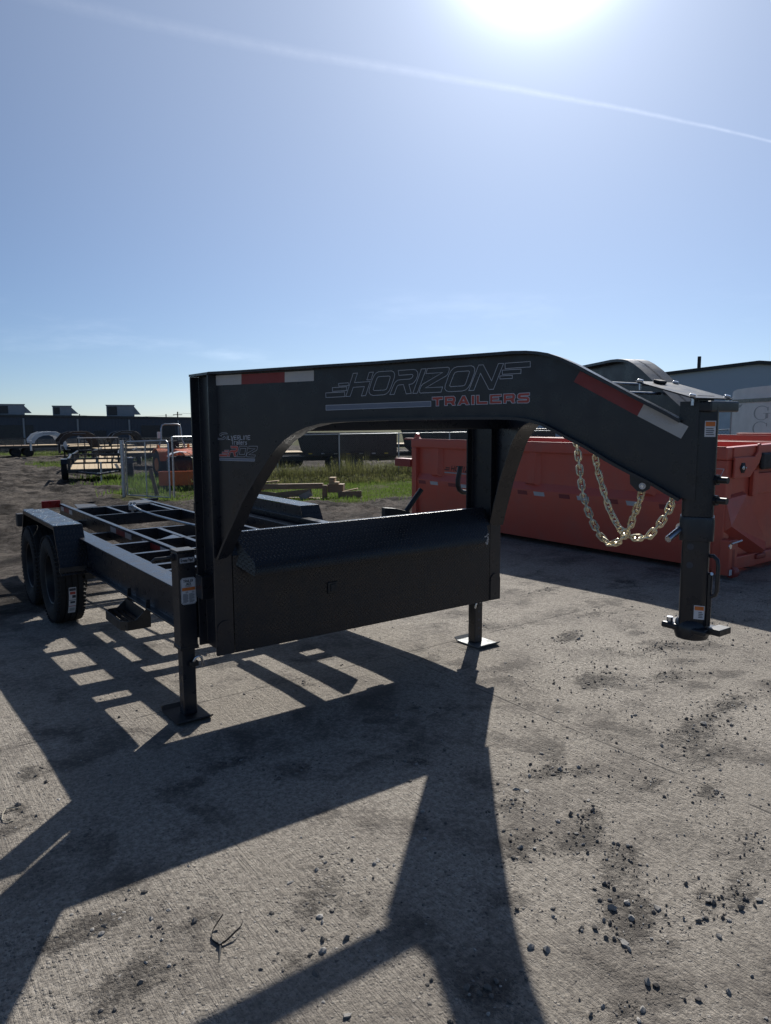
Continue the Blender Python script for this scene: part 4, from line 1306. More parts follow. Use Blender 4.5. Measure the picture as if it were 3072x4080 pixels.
# ------------------------------------------------------------------ small things on the slab
tie_pts = [(-.610, -1.451, .030), (-.630, -1.458, .018), (-.650, -1.469, .010), (-.666, -1.488, .006), (-.673, -1.512, .006), (-.668, -1.532, .006), (-.661, -1.547, .007), (-.642, -1.548, .010), (-.623, -1.543, .014), (-.603, -1.538, .020), (-.584, -1.530, .020), (-.572, -1.520, .022), (-.564, -1.508, .025)]
tie = thing('cable_tie', 'cut black cable tie curled on the sunlit concrete', 'cable tie', tie_pts[6])
mb = MB()
vs = []
for p_ in tie_pts:
    vs += [(p_[0], p_[1], p_[2] - .004), (p_[0], p_[1], p_[2] + .004), (p_[0] + .0018, p_[1] + .0018, p_[2] + .004), (p_[0] + .0018, p_[1] + .0018, p_[2] - .004)]
fs = []
for i in range(len(tie_pts) - 1):
    for k in range(4):
        fs.append((i * 4 + k, i * 4 + (k + 1) % 4, i * 4 + 4 + (k + 1) % 4, i * 4 + 4 + k))
obj('strap', MB().add(vs, fs), 'black_plastic', tie)
obj('lock_head', MB().box(-.666, -.656, -1.553, -1.541, .003, .014), 'black_plastic', tie)
obj('tail', MB().tube([(-.662, -1.552, .008), (-.676, -1.582, .005), (-.692, -1.612, .003)], [.004, .003, .001], 6), 'black_plastic', tie)
tw = [(-1.108 + .03 * 0, -.299, .004), (-1.100, -.268, .012), (-1.085, -.240, .016), (-1.060, -.232, .012), (-1.035, -.246, .004)]
tw2 = [(-1.108, -.299, .004), (-1.104, -.322, .008), (-1.088, -.342, .006), (-1.07, -.34, .004)]
twig = thing('dry_stem', 'curled dry straw stem lying at the left edge of the slab', 'stem', tw[0])
simple('straw', (.42, .38, .30), .8, var=.1)
obj('stalk', MB().tube(tw, .0028, 6), 'straw', twig)
obj('stalk', MB().tube(tw2, .0024, 6), 'straw', twig)

# loose gravel: crumbs in drifts (uncountable) and the larger stones one by one
simple('stone', (.30, .285, .265), .85, var=.35, nscale=9, bump=.3, bscale=120)
simple('dark_crumb', (.15, .135, .12), .9, var=.35, nscale=11)
ico_v, ico_f = [], []
bm = bmesh.new()
bmesh.ops.create_icosphere(bm, subdivisions=1, radius=1)
bm.verts.index_update()
ico_v = [v_.co.copy() for v_ in bm.verts]
ico_f = [tuple(v_.index for v_ in f.verts) for f in bm.faces]
bm.free()
def pebble(mb, x, y, z, r, rg):
    sx, sy, sz = rg.uniform(.65, 1.45), rg.uniform(.6, 1.2), rg.uniform(.4, .85)
    a = rg.uniform(0, 6.28)
    ca, sa = math.cos(a), math.sin(a)
    off = rg.uniform(0, 50)
    vs = []
    for q in ico_v:
        k = r * (1 + .75 * noise.noise(q * 2.3 + Vector((off, off * .7, 0))))
        px, py, pz = q.x * sx * k, q.y * sy * k, q.z * sz * k
        vs.append((x + px * ca - py * sa, y + px * sa + py * ca, z + pz + r * sz * .55))
    mb.add(vs, ico_f)
rg = random.Random(11)
light, dark = MB(), MB()
n_ = 0
tries = 0
while n_ < 17000 and tries < 400000:
    tries += 1
    # denser close to the camera where stones can be told apart
    y = -3.0 + 7.5 * rg.random() ** 1.6
    x = -2.6 + 8.8 * rg.random()
    dn = fbm(x, y, .9, 3, 21.0) * .8 + fbm(x, y, 3.2, 3, 31.0) * .9
    extra = .30 * smooth01(x, .2, 2.0) + .45 * smooth01(-x, .5, 1.0) * smooth01(-y, .6, 1.4)
    if rg.random() > .10 + smooth01(dn + extra, -.15, 1.0):
        continue
    r = min(.0105, .0013 + .0016 * rg.expovariate(1.0))
    pebble(light if rg.random() < .6 else dark, x, y, gz(x, y) - .001, r, rg)
    n_ += 1
for (cx_, cy_, rx_, ry_, a_, w_) in DRIFT:
    for k in range(int(60 * w_ * (rx_ / .12))):
        u, v_ = rg.gauss(0, .75) * rx_, rg.gauss(0, .75) * ry_
        x, y = cx_ + u * math.cos(a_) - v_ * math.sin(a_), cy_ + u * math.sin(a_) + v_ * math.cos(a_)
        pebble(dark if rg.random() < .8 else light, x, y, gz(x, y) - .001, min(.011, .0018 + .0024 * rg.expovariate(1.0)), rg)
g1 = obj('gravel', light, 'stone')
tag(g1, 'pale gravel strewn over the concrete around the trailer', 'gravel', None, 'stuff')
g2 = obj('dirt_crumbs', dark, 'dark_crumb')
tag(g2, 'dark crumbs of dried mud strewn over the concrete', 'dirt', None, 'stuff')
big_px = [(2.19, -1.53, .034), (0.5, -2.18, .030), (0.51, -2.25, .030), (0.63, -2.27, .026), (0.14, -2.14, .032), (0.17, -2.18, .024), (0.39, -2.31, .028), (0.31, -2.45, .030), (0.47, -2.61, .022), (0.21, -2.5, .030), (0.83, -1.41, .026), (0.86, -1.45, .026), (1.02, -1.67, .020), (0.26, -1.42, .018), (-0.15, -1.17, .018), (-0.2, -1.11, .016), (-0.21, -1.39, .022), (0.02, -1.29, .022), (0.01, -1.48, .018), (-0.86, -1.46, .016), (1.81, -0.82, .024), (1.99, -1.23, .020), (1.76, -1.55, .022), (1.97, -1.96, .022), (0.67, -2.47, .020), (0.77, -2.45, .020), (-0.48, -2.02, .024), (0.4, -2.29, .020), (0.43, -2.2, .020)]
for (x, y, r) in big_px:
    mb = MB()
    pebble(mb, 0, 0, 0, r * .50, rg)
    o = obj('stone', mb, 'stone')
    o.location = (x, y, gz(x, y) - r * .15)
    tag(o, 'loose grey stone larger than the gravel around it on the concrete', 'stone', 'loose stones on the concrete')

# ------------------------------------------------------------------ heap of offcut lumber
LA = Vector((6.627, 12.841, 0))
LD = Vector((.738, -.675, 0))
LN = Vector((-.675, -.738, 0))
def plank(label, s0, z0, s1, z1, hgt, dep, off, mat, z_is_mid=True, yaw=0.0):
    a = LA + LD * s0 + LN * off
    b = LA + LD * s1 + LN * (off + yaw)
    a.z, b.z = z0, z1
    c = (a + b) / 2
    X = (b - a).normalized()
    Y = Vector((0, 0, 1)).cross(X).normalized()
    Z = X.cross(Y)
    o = obj('lumber_board', MB().box(-(b - a).length / 2, (b - a).length / 2, -dep / 2, dep / 2, -hgt / 2, hgt / 2), mat, bevel=.004)
    mt = Matrix((X, Y, Z)).transposed().to_4x4()
    mt.translation = c
    o.matrix_world = mt
    return tag(o, label, 'lumber', 'offcut lumber heaped on the grass')
plank('longest timber beam lying level across the top of the lumber heap', -.07, .055, 1.56, .090, .130, .14, 0, 'pine_old')
plank('dark plank slanting below the long beam in the lumber heap', .40, -.150, 1.30, -.045, .150, .045, .12, 'pine_old', yaw=.05)
plank('short timber post standing upright at the right end of the long beam', 1.615, -.21, 1.625, .118, .115, .09, .10, 'pine_old')
plank('wide brown block at the right end of the lumber heap under the small offcuts', 1.69, .035, 2.08, .035, .205, .30, -.05, 'pine_old')
plank('pale offcut at the very top of the lumber heap', 1.72, .275, 1.865, .275, .05, .22, -.08, 'pine_new')
plank('second pale offcut just below the topmost one on the lumber heap', 1.725, .215, 1.868, .215, .055, .24, -.06, 'pine_new')
plank('small pale square offcut beside the topmost pair on the lumber heap', 1.835, .165, 1.968, .165, .062, .2, .03, 'pine_new')
plank('third pale offcut at the bottom of the small stack on the lumber heap', 1.722, .158, 1.828, .158, .052, .2, -.03, 'pine_new')
plank('thin plank leaning up to the right end of the lumber heap', 1.98, -.070, 2.44, .036, .028, .14, .10, 'pine_new')
plank('weathered board on edge at the far right of the lumber heap', 1.97, -.115, 2.56, -.075, .150, .045, .16, 'pine_old', yaw=.10)
plank('low board on the grass in front of the weathered right-hand board', 2.10, -.20, 2.58, -.175, .05, .14, .28, 'pine_old')
plank('light plank tipped on the left end of the long beam', -.02, .155, .42, .205, .035, .16, -.02, 'pine_new')
plank('brown board on the ground under the left of the long beam', -.05, -.110, .45, -.150, .12, .045, .05, 'pine_old')
plank('stubby end post under the left end of the long beam', -.085, -.20, -.080, -.02, .10, .12, .03, 'pine_old')
plank('grey splintered block tilted against the front of the lumber heap', 1.03, -.20, 1.30, -.075, .150, .16, .22, 'concrete_block')
plank('dark board end lying flat at the foot of the upright post', 1.34, -.235, 1.64, -.245, .085, .12, .25, 'pine_old')
plank('pale stub of wood poking out left of the tilted grey block', .36, -.20, .42, -.20, .10, .06, .16, 'pine_new')
plank('red-brown timber at the left edge of the lumber heap behind the riser', -.55, .02, .05, .03, .13, .12, -.10, 'pine_old')
plank('bottom bearer under the middle of the lumber heap', .1, -.245, 1.7, -.235, .07, .09, -.02, 'pine_old')

# ------------------------------------------------------------------ chain-link fences
def fence(name, label, pts, hgt, mesh_step, rail=True, post_r=.024, wire=.0013, group=None, thick=None, mat='galvanised'):
    F = thing(name, label, 'fence', (pts[0][0], pts[0][1], gz(*pts[0][:2])), 0, group)
    tops = []
    for i, (x, y) in enumerate(pts):
        z0 = gz(x, y)
        r = thick.get(i, post_r) if thick else post_r
        obj('post', MB().tube([(x, y, z0 - .1), (x, y, z0 + hgt + .02)], r, 10), mat, F, smooth=True)
        tops.append((x, y, z0 + hgt))
    for i in range(len(pts) - 1):
        a, b = Vector(tops[i]), Vector(tops[i + 1])
        if rail:
            obj('top_rail', MB().tube([a, b], .019, 10), mat, F, smooth=True)
        L_ = (b - a).length
        mb = MB()
        n_ = int((L_ + hgt) / mesh_step)
        d_ = (b - a).normalized()
        for sgn in (0, 1):
            for k in range(n_ + 1):
                s0 = k * mesh_step - hgt
                s1 = s0 + hgt
                za, zb = 0.0, -hgt
                t0, t1 = max(0, -s0 / hgt), min(1, (L_ - s0) / hgt)
                if t1 <= t0:
                    continue
                p_ = [(s0 + hgt * t_, (-hgt * t_) if sgn else (-hgt + hgt * t_)) for t_ in (t0, t1)]
                q_ = [a + d_ * s + Vector((0, 0, z)) for s, z in p_]
                mb.tube(q_, wire, 3, caps=False)
        o = obj('wire_mesh', mb, 'old_galvanised', F)
        o['kind'] = 'stuff'
    return F
HF = 1.62
fence('chain_link_fence', 'galvanised chain-link fence behind the lumber heap, posts in tall weeds', [(5.05, 14.75), (7.6, 17.0), (10.248, 18.92), (11.884, 17.491), (14.172, 17.119), (15.874, 16.307), (18.2, 15.4), (20.6, 14.4), (23.0, 13.4)], HF, .075)
far_pts = [(-4.0 + 4.2 * k, 72.5 - 1.05 * k) for k in range(8)]
fence('chain_link_fence', 'distant chain-link fence along the foot of the dark building', far_pts, 1.25, .16, wire=.003, mat='old_galvanised')
# open gate leaf with rounded top corners, on its thick post
ga, gb = Vector((4.316, 16.319, gz(4.3, 16.3))), Vector((4.873, 14.558, gz(4.9, 14.6)))
G = thing('chain_link_gate', 'open chain-link gate leaf with rounded corners beside a thick post', 'gate', ga)
gd = (gb - ga).normalized()
gl = (gb - ga).length
def gp(s, z):
    p_ = ga.lerp(gb, s / gl)
    return (p_.x, p_.y, p_.z + z)
fr = [gp(.0, .06), gp(.0, 1.40), gp(.03, 1.47), gp(.09, 1.51), gp(gl - .09, 1.53), gp(gl - .03, 1.49), gp(gl, 1.42), gp(gl, .06)]
obj('gate_frame', MB().tube(fr, .021, 10), 'galvanised', G, smooth=True)
obj('gate_bar', MB().tube([gp(0, .07), gp(gl, .07)], .018, 8), 'galvanised', G, smooth=True)
obj('gate_upright', MB().tube([gp(gl * .47, .07), gp(gl * .47, 1.51)], .017, 8), 'galvanised', G, smooth=True)
mb = MB()
hh = 1.44
for sgn in (0, 1):
    for k in range(int((gl + hh) / .062) + 1):
        s0 = k * .062 - hh
        t0, t1 = max(0, -s0 / hh), min(1, (gl - s0) / hh)
        if t1 > t0:
            mb.tube([gp(s0 + hh * t_,   .06 + (hh - hh * t_ if sgn else hh * t_)) for t_ in (t0, t1)], .0030, 3, caps=False)
obj('wire_mesh', mb, 'wire_grey', G)['kind'] = 'stuff'
obj('hinge_post', MB().tube([(ga.x - .08, ga.y + .03, ga.z - .1), (ga.x - .08, ga.y + .03, ga.z + 1.55)], .055, 12), 'galvanised', G, smooth=True)
for z in (.35, .95, 1.3):
    obj('hinge', MB().tube([(ga.x - .08, ga.y + .03, ga.z + z), (ga.x - .08, ga.y + .03, ga.z + z + .06)], .066, 12), 'galvanised', G, smooth=True)
lpo = obj('leaning_post', MB().tube([(ga.x + .62, ga.y - .6, ga.z + .0), (ga.x + .48, ga.y - .5, ga.z + .80)], .055, 8), 'pole_wood')
tag(lpo, 'dark post stub leaning behind the open gate leaf', 'post')

# ------------------------------------------------------------------ trailers and machines at the back of the yard
def wheel_mb(r, w, c, axis='x'):
    return MB().lathe([(r * .50, -w * .42), (r * .62, -w / 2), (r * .88, -w / 2), (r, -w * .38), (r, w * .38), (r * .88, w / 2), (r * .62, w / 2), (r * .50, w * .42)], c, axis, 24)

def at(px, d):
    """a spot on the yard in the direction of the given bearing (degrees from +Y) and distance"""
    a = R(px)
    x, y = CAM.x + d * math.sin(a), CAM.y + d * math.cos(a)
    return (x, y, gz(x, y))

def dump_trailer(label, loc, rz, L_, H_, tape=True):
    T = thing('dump_trailer', label, 'trailer', loc, rz, 'black dump trailers behind the fence')
    def p(n_, mb, mt='black_paint', par=None, **kw):
        return obj(n_, mb, mt, par or T, local=True, **kw)
    body = p('dump_body', MB().ext([(.0, H_), (L_, H_), (L_, .72), (.45, .72), (.18, .95)], lambda a, b, q: (a, q, b), .0, 2.0))
    p('body_rim', MB().ext([(-.03, H_ + .001), (L_ + .03, H_ + .001), (L_ + .03, H_ + .09), (-.03, H_ + .09)], lambda a, b, q: (a, q, b), -.04, .05), 'black_paint', body, bevel=.01)
    p('body_rim', MB().ext([(-.03, H_ + .001), (L_ + .03, H_ + .001), (L_ + .03, H_ + .09), (-.03, H_ + .09)], lambda a, b, q: (a, q, b), 1.95, 2.04), 'black_paint', body, bevel=.01)
    k = 0
    x = .9
    while x < L_ - .2:
        p('body_rib', MB().box(x, x + .08, -.05, -.001, .78, H_ - .01), 'black_paint', body)
        x += .85
    fr_ = p('chassis', MB().box(-.8, L_, .35, .47, .50, .70), 'dusty_black')
    p('chassis', MB().box(-.8, L_, 1.5, 1.62, .50, .70), 'dusty_black')
    for xw in (L_ * .36, L_ * .36 + .92):
        for yw in (-.02, 2.02):
            w = p('wheel', wheel_mb(.38, .22, (xw, yw, .38), 'y'), 'rubber', smooth=True)
            p('hub', MB().lathe([(.0, -.13), (.10, -.12), (.19, -.10), (.19, .10), (.0, .12)], (xw, yw, .38), 'y', 16), 'wheel_black', w, smooth=True)
    p('wheel_fender', MB().strip([(L_ * .36 - .55, .60), (L_ * .36 - .40, .84), (L_ * .36 + 1.32, .84), (L_ * .36 + 1.47, .60)], lambda a, b, o: (a, -.01 + o, b), .13, .012), 'black_paint')
    if tape:
        for k in range(int(L_ / .55)):
            x = .5 + k * .55
            p('reflective_tape', MB().box(x, x + .16, -.0545, -.0515, .80, .85), 'white_tape' if k % 3 else 'yellow_print', body)
    return T

bl = math.degrees(PSI)
def bearing(px):
    return bl + math.degrees(math.atan((px - 1536) / 2867.7))
def face(px, extra=0.0):
    """turn so that local x runs left to right across the view at this bearing"""
    return -R(bearing(px)) + extra

dump_trailer('black dump trailer parked just behind the fence, left of the orange dumpster', at(bearing(1185), 31.5), face(1380, .02), 4.35, 1.62)
dump_trailer('black dump trailer further right behind the fence with a row of white tape', at(bearing(1600), 36), face(1750, -.06), 7.5, 1.75)

def flatbed(label, loc, rz, L_, Wd, zd, n_planks, wood='deck_wood', rail=False):
    T = thing('flatbed_trailer', label, 'trailer', loc, rz, 'flat deck trailers at the back of the yard')
    def p(n_, mb, mt='black_paint', par=None, **kw):
        return obj(n_, mb, mt, par or T, local=True, **kw)
    dk = p('deck_frame', MB().box(0, L_, 0, .10, zd - .16, zd - .001))
    p('deck_frame', MB().box(0, L_, Wd - .10, Wd, zd - .16, zd - .001))
    for k in range(6):
        x = k * (L_ - .08) / 5
        p('deck_crossmember', MB().box(x, x + .08, .10, Wd - .10, zd - .12, zd - .002), 'black_paint', dk)
    for k in range(n_planks):
        y0 = .02 + k * (Wd - .04) / n_planks
        p('deck_plank', MB().box(.02, L_ - .02, y0 + .004, y0 + (Wd - .04) / n_planks - .004, zd, zd + .038), wood, dk)
    for xw in (L_ * .55, L_ * .55 + .85):
        for yw in (.06, Wd - .06):
            p('wheel', wheel_mb(.36, .22, (xw, yw, .36), 'y'), 'rubber', smooth=True)
    if rail:
        for k in range(7):
            x = .04 + k * (L_ - .10) / 6
            for y in (.03, Wd - .03):
                p('stake', MB().box(x, x + .04, y - .02, y + .02, zd + .038, zd + .55))
        for y in (.03, Wd - .03):
            p('side_rail', MB().box(0, L_, y - .025, y + .025, zd + .55, zd + .60))
    p('tongue', MB().tube([(0, Wd * .2, zd - .08), (-1.1, Wd / 2, zd - .1), (0, Wd * .8, zd - .08)], .05, 6))
    return T

def utility_trailer(label, loc, rz, Wd=2.0, L_=3.6, gate=False):
    T = thing('utility_trailer', label, 'trailer', loc, rz, 'utility trailers in the muddy yard')
    def p(n_, mb, mt='black_paint', par=None, **kw):
        return obj(n_, mb, mt, par or T, local=True, **kw)
    zd = .50
    fr_ = p('deck_frame', MB().box(-Wd / 2, Wd / 2, 0, .08, zd - .12, zd))
    p('deck_frame', MB().box(-Wd / 2, Wd / 2, L_ - .08, L_, zd - .12, zd))
    for s_ in (-1, 1):
        p('side_frame', MB().box(s_ * Wd / 2 - .04, s_ * Wd / 2 + .04, .081, L_ - .081, zd - .12, zd + .001))
        p('top_rail', MB().box(s_ * Wd / 2 - .03, s_ * Wd / 2 + .03, .0, L_, .86, .92))
        for k in range(6):
            y = .03 + k * (L_ - .08) / 5
            p('stake', MB().box(s_ * Wd / 2 - .025, s_ * Wd / 2 + .025, y, y + .045, zd + .002, .859))
        w = p('wheel', wheel_mb(.37, .24, (s_ * (Wd / 2 + .20), L_ * .56, .37)), 'rubber', smooth=True)
        p('hub', MB().lathe([(.0, -.13), (.17, -.11), (.17, .11), (.0, .13)], (s_ * (Wd / 2 + .20), L_ * .56, .37), 'x', 16), 'white_paint' if s_ > 0 else 'wheel_black', w, smooth=True)
        p('wheel_fender', MB().strip([(L_ * .56 - .46, .62), (L_ * .56 - .34, .80), (L_ * .56 + .34, .80), (L_ * .56 + .46, .62)], lambda a, b, o: (s_ * (Wd / 2 + .19) + o, a, b), .13, .012))
    for k in range(5):
        x = -Wd / 2 + .02 + k * (Wd - .07) / 4
        p('stake', MB().box(x, x + .045, -.002, .042, zd + .002, .859))
    p('front_rail', MB().box(-Wd / 2 + .031, Wd / 2 - .031, .0, .05, .86, .919))
    for k in range(9):
        x0 = -Wd / 2 + .05 + k * (Wd - .10) / 9
        p('deck_plank', MB().box(x0 + .004, x0 + (Wd - .10) / 9 - .004, .09, L_ - .09, zd - .02, zd + .018), 'deck_wood', fr_)
    tg = p('tongue', MB().tube([(-Wd * .36, .02, zd - .09), (0, -1.15, zd - .11), (Wd * .36, .02, zd - .09)], .045, 6))
    p('coupler', MB().box(-.06, .06, -1.42, -1.10, zd - .15, zd - .06), 'black_paint', tg, bevel=.02)
    p('tongue_jack', MB().tube([(.09, -.95, .06), (.09, -.95, .80)], .035, 10), 'galvanised', tg, smooth=True)
    if gate:
        gt = p('ramp_gate', MB().box(-Wd / 2, Wd / 2, L_ + .03, L_ + .07, 1.55, 1.60), 'white_paint')
        for k in range(7):
            x = -Wd / 2 + k * (Wd - .05) / 6
            p('gate_bar', MB().box(x, x + .05, L_ + .03, L_ + .07, zd, 1.549), 'black_paint', gt)
    return T

utility_trailer('nearest black utility trailer with a pale plank deck in the muddy yard', at(bearing(392), 28.6), R(-14))
utility_trailer('second utility trailer with a tall ramp gate behind the nearest one', at(bearing(385), 36.5), R(-16), 2.0, 4.4, True)
utility_trailer('third utility trailer further back, mostly hidden behind the gated one', at(bearing(455), 42), R(-20), 2.0, 4.4)
flatbed('long flat deck trailer whose pale boards show through the open gate leaf', at(bearing(395), 47), face(430, .16), 9.0, 2.4, .85, 10)
flatbed('black flat deck trailer behind the gate with stake sides', at(bearing(505), 39), face(560, .10), 7.0, 2.2, .80, 9, rail=True)
flatbed('far flat deck trailer at the foot of the dark building, right of the white neck', at(bearing(150), 66), face(190, .1), 5.0, 2.4, .80, 10)
flatbed('dark flat deck trailer cut off by the left edge of the picture', at(bearing(-40), 62), face(0, .05), 3.4, 2.4, .85, 9, 'pine_old', True)
flatbed('flat deck trailer half hidden by the riser, left of the nearest dump trailer', at(bearing(985), 37), face(1060, .12), 3.0, 2.2, .75, 8)
flatbed('stack of flat decks between the fence post and the orange dumpster', at(bearing(1540), 44), face(1600, .3), 6.0, 2.4, .95, 8)

def neck_trailer(label, loc, rz, mat, scale, letters=None):
    T = thing('gooseneck_flatbed', label, 'trailer', loc, rz, 'gooseneck trailers at the back of the yard')
    T.scale = (scale, scale, scale)
    def p(n_, mb, mt=mat, par=None, **kw):
        return obj(n_, mb, mt, par or T, local=True, **kw)
    pr = [(.05, 1.10), (.02, 1.40), (.35, 1.78), (.80, 1.92), (1.70, 1.95), (2.15, 1.70), (2.45, 1.00), (2.70, .55), (2.35, .55), (2.10, 1.05), (1.85, 1.52), (1.55, 1.68), (.85, 1.66), (.50, 1.52), (.25, 1.25), (.20, 1.10)]
    for y in (.35, 1.75):
        p('neck', MB().ext(pr, lambda a, b, q: (a, q, b), y, y + .12), smooth=False, bevel=.01)
    p('neck_crossbeam', MB().box(1.2, 1.35, .47, 1.75, 1.70, 1.85))
    cp = p('coupler_post', MB().tube([(.12, 1.1, .55), (.12, 1.1, 1.30)], .07, 12), smooth=True)
    p('coupler_brace', MB().box(.06, .18, .40, 1.80, 1.15, 1.28), mat, cp)
    for y in (.55, 1.65):
        p('landing_leg', MB().box(2.55, 2.66, y, y + .11, .02, .95), 'dusty_black')
    dk = p('deck_frame', MB().box(2.4, 7.5, .0, 2.2, .62, .80), 'black_paint')
    for k in range(8):
        p('deck_plank', MB().box(2.45, 7.45, .02 + k * .272, .02 + k * .272 + .262, .801, .84), 'deck_wood', dk)
    for x in (5.2, 6.1):
        for y in (.1, 2.1):
            p('wheel', wheel_mb(.38, .24, (x, y, .38), 'y'), 'rubber', smooth=True)
    if letters:
        mb = MB()
        words(mb, letters, (.75, 1.72), (1.65, 1.72), (1.65, 1.88), (.75, 1.88), .035, lambda a, b: (a, .342, b))
        p('neck_lettering', mb, 'yellow_print')
    else:
        p('neck_stripe', MB().box(.8, 1.6, .344, .349, 1.79, 1.82), 'decal_grey')
    return T
neck_trailer('white gooseneck trailer with its arched neck raised in the far yard', at(bearing(138), 58), face(200, .25), 'white_paint', 1.0)
neck_trailer('black gooseneck trailer with a row of yellow lettering along its neck', at(bearing(248), 50), face(320, .20), 'rusty_black', 1.0, None)
neck_trailer('dark gooseneck trailer with sloping neck just left of the open gate', at(bearing(448), 56), face(500, .2), 'black_paint', 1.0)

# compact tractor seen behind the gate, with roll bar and beacons
tx = at(bearing(705), 30.2)
T = thing('compact_tractor', 'orange compact tractor with a steel roll bar and two amber beacons', 'tractor', tx, face(705, -1.25))
def tp_(n_, mb, mt, par=None, **kw):
    return obj(n_, mb, mt, par or T, local=True, **kw)
for s_ in (-1, 1):
    w = tp_('rear_wheel', wheel_mb(.55, .34, (-.1, s_ * .62, .55), 'y'), 'rubber', smooth=True)
    tp_('rear_rim', MB().lathe([(.0, -.17), (.26, -.16), (.26, .16), (.0, .17)], (-.1, s_ * .62, .55), 'y', 18), 'tractor_orange', w, smooth=True)
    tp_('front_wheel', wheel_mb(.34, .22, (1.45, s_ * .50, .34), 'y'), 'rubber', smooth=True)
    tp_('fender', MB().strip([(.52, .72), (.40, 1.02), (.12, 1.18), (-.28, 1.18), (-.52, 1.02)], lambda a, b, o: (a, s_ * .60 + o, b), .22, .02), 'tractor_orange', smooth=True)
    tp_('beacon', MB().lathe([(.0, 1.34), (.05, 1.33), (.055, 1.24), (.055, 1.20)], (-.32, s_ * .62, 0), 'z', 12), 'cream_light', smooth=True)
    tp_('loader_arm', MB().tube([(.55, s_ * .46, .95), (1.3, s_ * .46, 1.0), (1.9, s_ * .46, .45)], .055, 6), 'tractor_orange')
tp_('hood', MB().ext([(.45, .62), (1.75, .62), (1.80, .95), (1.55, 1.08), (.45, 1.18)], lambda a, b, q: (a, q, b), -.28, .28), 'tractor_orange', bevel=.05)
tp_('grille', MB().box(1.77, 1.82, -.22, .22, .66, .95), 'black_plastic')
tp_('chassis', MB().box(-.4, 1.6, -.22, .22, .42, .62), 'dusty_black')
st_ = tp_('seat', MB().box(-.30, .15, -.24, .24, .95, 1.06), 'black_plastic', bevel=.04)
tp_('seat_back', MB().box(-.38, -.28, -.24, .24, 1.04, 1.48), 'black_plastic', st_, bevel=.04)
tp_('steering_wheel', MB().tube([(.42 + .0 * math.cos(a), .17 * math.cos(a), 1.32 + .10 * math.sin(a)) for a in [2 * math.pi * k / 14 for k in range(14)]], .014, 6, closed=True), 'black_plastic', smooth=True)
tp_('roll_bar', MB().tube([(-.45, -.52, .75), (-.48, -.52, 1.30), (-.50, -.42, 1.52), (-.52, -.40, 1.95), (-.52, -.36, 2.10), (-.52, -.26, 2.14), (-.52, .26, 2.14), (-.52, .36, 2.10), (-.52, .40, 1.95), (-.50, .42, 1.52), (-.48, .52, 1.30), (-.45, .52, .75)], .035, 10), 'galvanised', smooth=True)
tp_('lamp', MB().box(-.60, -.50, -.55, -.42, 1.58, 1.84), 'white_paint')

bx_ = at(bearing(735), 22.6)
B = thing('orange_steel_bin', 'low orange steel bin on the grass between the gate and the trailer neck', 'bin', bx_, face(735, -.03))
obj('bin_wall', MB().box(-.72, .85, .0, .03, .16, .55), 'tractor_orange', B, local=True)
obj('bin_wall', MB().box(-.72, .85, .80, .83, .16, .55), 'tractor_orange', B, local=True)
obj('bin_end', MB().box(-.75, -.721, .0, .83, .16, .55), 'tractor_orange', B, local=True)
obj('bin_end', MB().box(.851, .88, .0, .83, .16, .55), 'tractor_orange', B, local=True)
obj('bin_rim', MB().box(-.77, .90, -.02, .031, .551, .59), 'tractor_orange', B, local=True)
obj('bin_skid', MB().box(-.70, .83, .04, .79, .0, .16), 'dusty_black', B, local=True)
tk = at(bearing(722), 24.0)
K = thing('black_tank', 'rounded black tank standing behind the low orange bin', 'tank', tk, face(722, .1))
obj('tank_shell', MB().box(-.42, .42, -.35, .35, .30, 1.0), 'black_plastic', K, local=True, bevel=.14)
obj('tank_lid', MB().lathe([(.0, 1.03), (.13, 1.03), (.14, .99)], (0, 0, 0), 'z', 18), 'black_plastic', K, local=True, smooth=True)
obj('tank_cradle', MB().box(-.40, .40, -.30, .30, .0, .30), 'dusty_black', K, local=True)
obj('tank_tarp', MB().strip([(-.40, 1.0), (-.28, 1.10), (-.05, 1.15), (.18, 1.13), (.34, 1.04)], lambda a, b, o: (a, o, b), .28, .012), 'white_paint', K, local=True, smooth=True)

# ------------------------------------------------------------------ buildings
def bld_frame(a, b):
    d_ = (Vector((b[0], b[1], 0)) - Vector((a[0], a[1], 0)))
    L_ = d_.length
    return L_, math.atan2(d_.y, d_.x)
LA_, LB_ = (-14.0, 81.75), (27.3, 71.1)
L_, rz = bld_frame(LA_, LB_)
BL = thing('warehouse', 'long low dark warehouse with three rooftop units on the left skyline', 'building', (LA_[0], LA_[1], -1.6), rz)
zl_, zr_ = 2.95 + 1.6, 2.22 + 1.6
def roofz(s):
    return zl_ + (zr_ - zl_) * s / L_
obj('wall', MB().ext([(0, 0), (L_, 0), (L_, zr_ - .2), (0, zl_ - .2)], lambda a, b, q: (a, q, b), 0, 26), 'dark_cladding', BL, local=True)
obj('roof_trim', MB().ext([(-.2, zl_ - .199), (L_ + .2, zr_ - .199), (L_ + .2, zr_), (-.2, zl_)], lambda a, b, q: (a, q, b), -.15, 26.2), 'black_paint', BL, local=True)
for k in range(9):
    s_ = 2.0 + k * 4.9
    obj('downspout', MB().box(s_, s_ + .16, -.14, -.002, .3, roofz(s_) - .35), 'hvac_grey', BL, local=True)
for s_, w_, h_ in ((17.5, 1.1, 2.1), (24.0, 3.4, 2.7), (33.0, 1.1, 2.1), (37.5, 3.4, 2.6)):
    obj('door', MB().box(s_, s_ + w_, -.08, -.002, .4, .4 + h_), 'black_paint', BL, local=True)
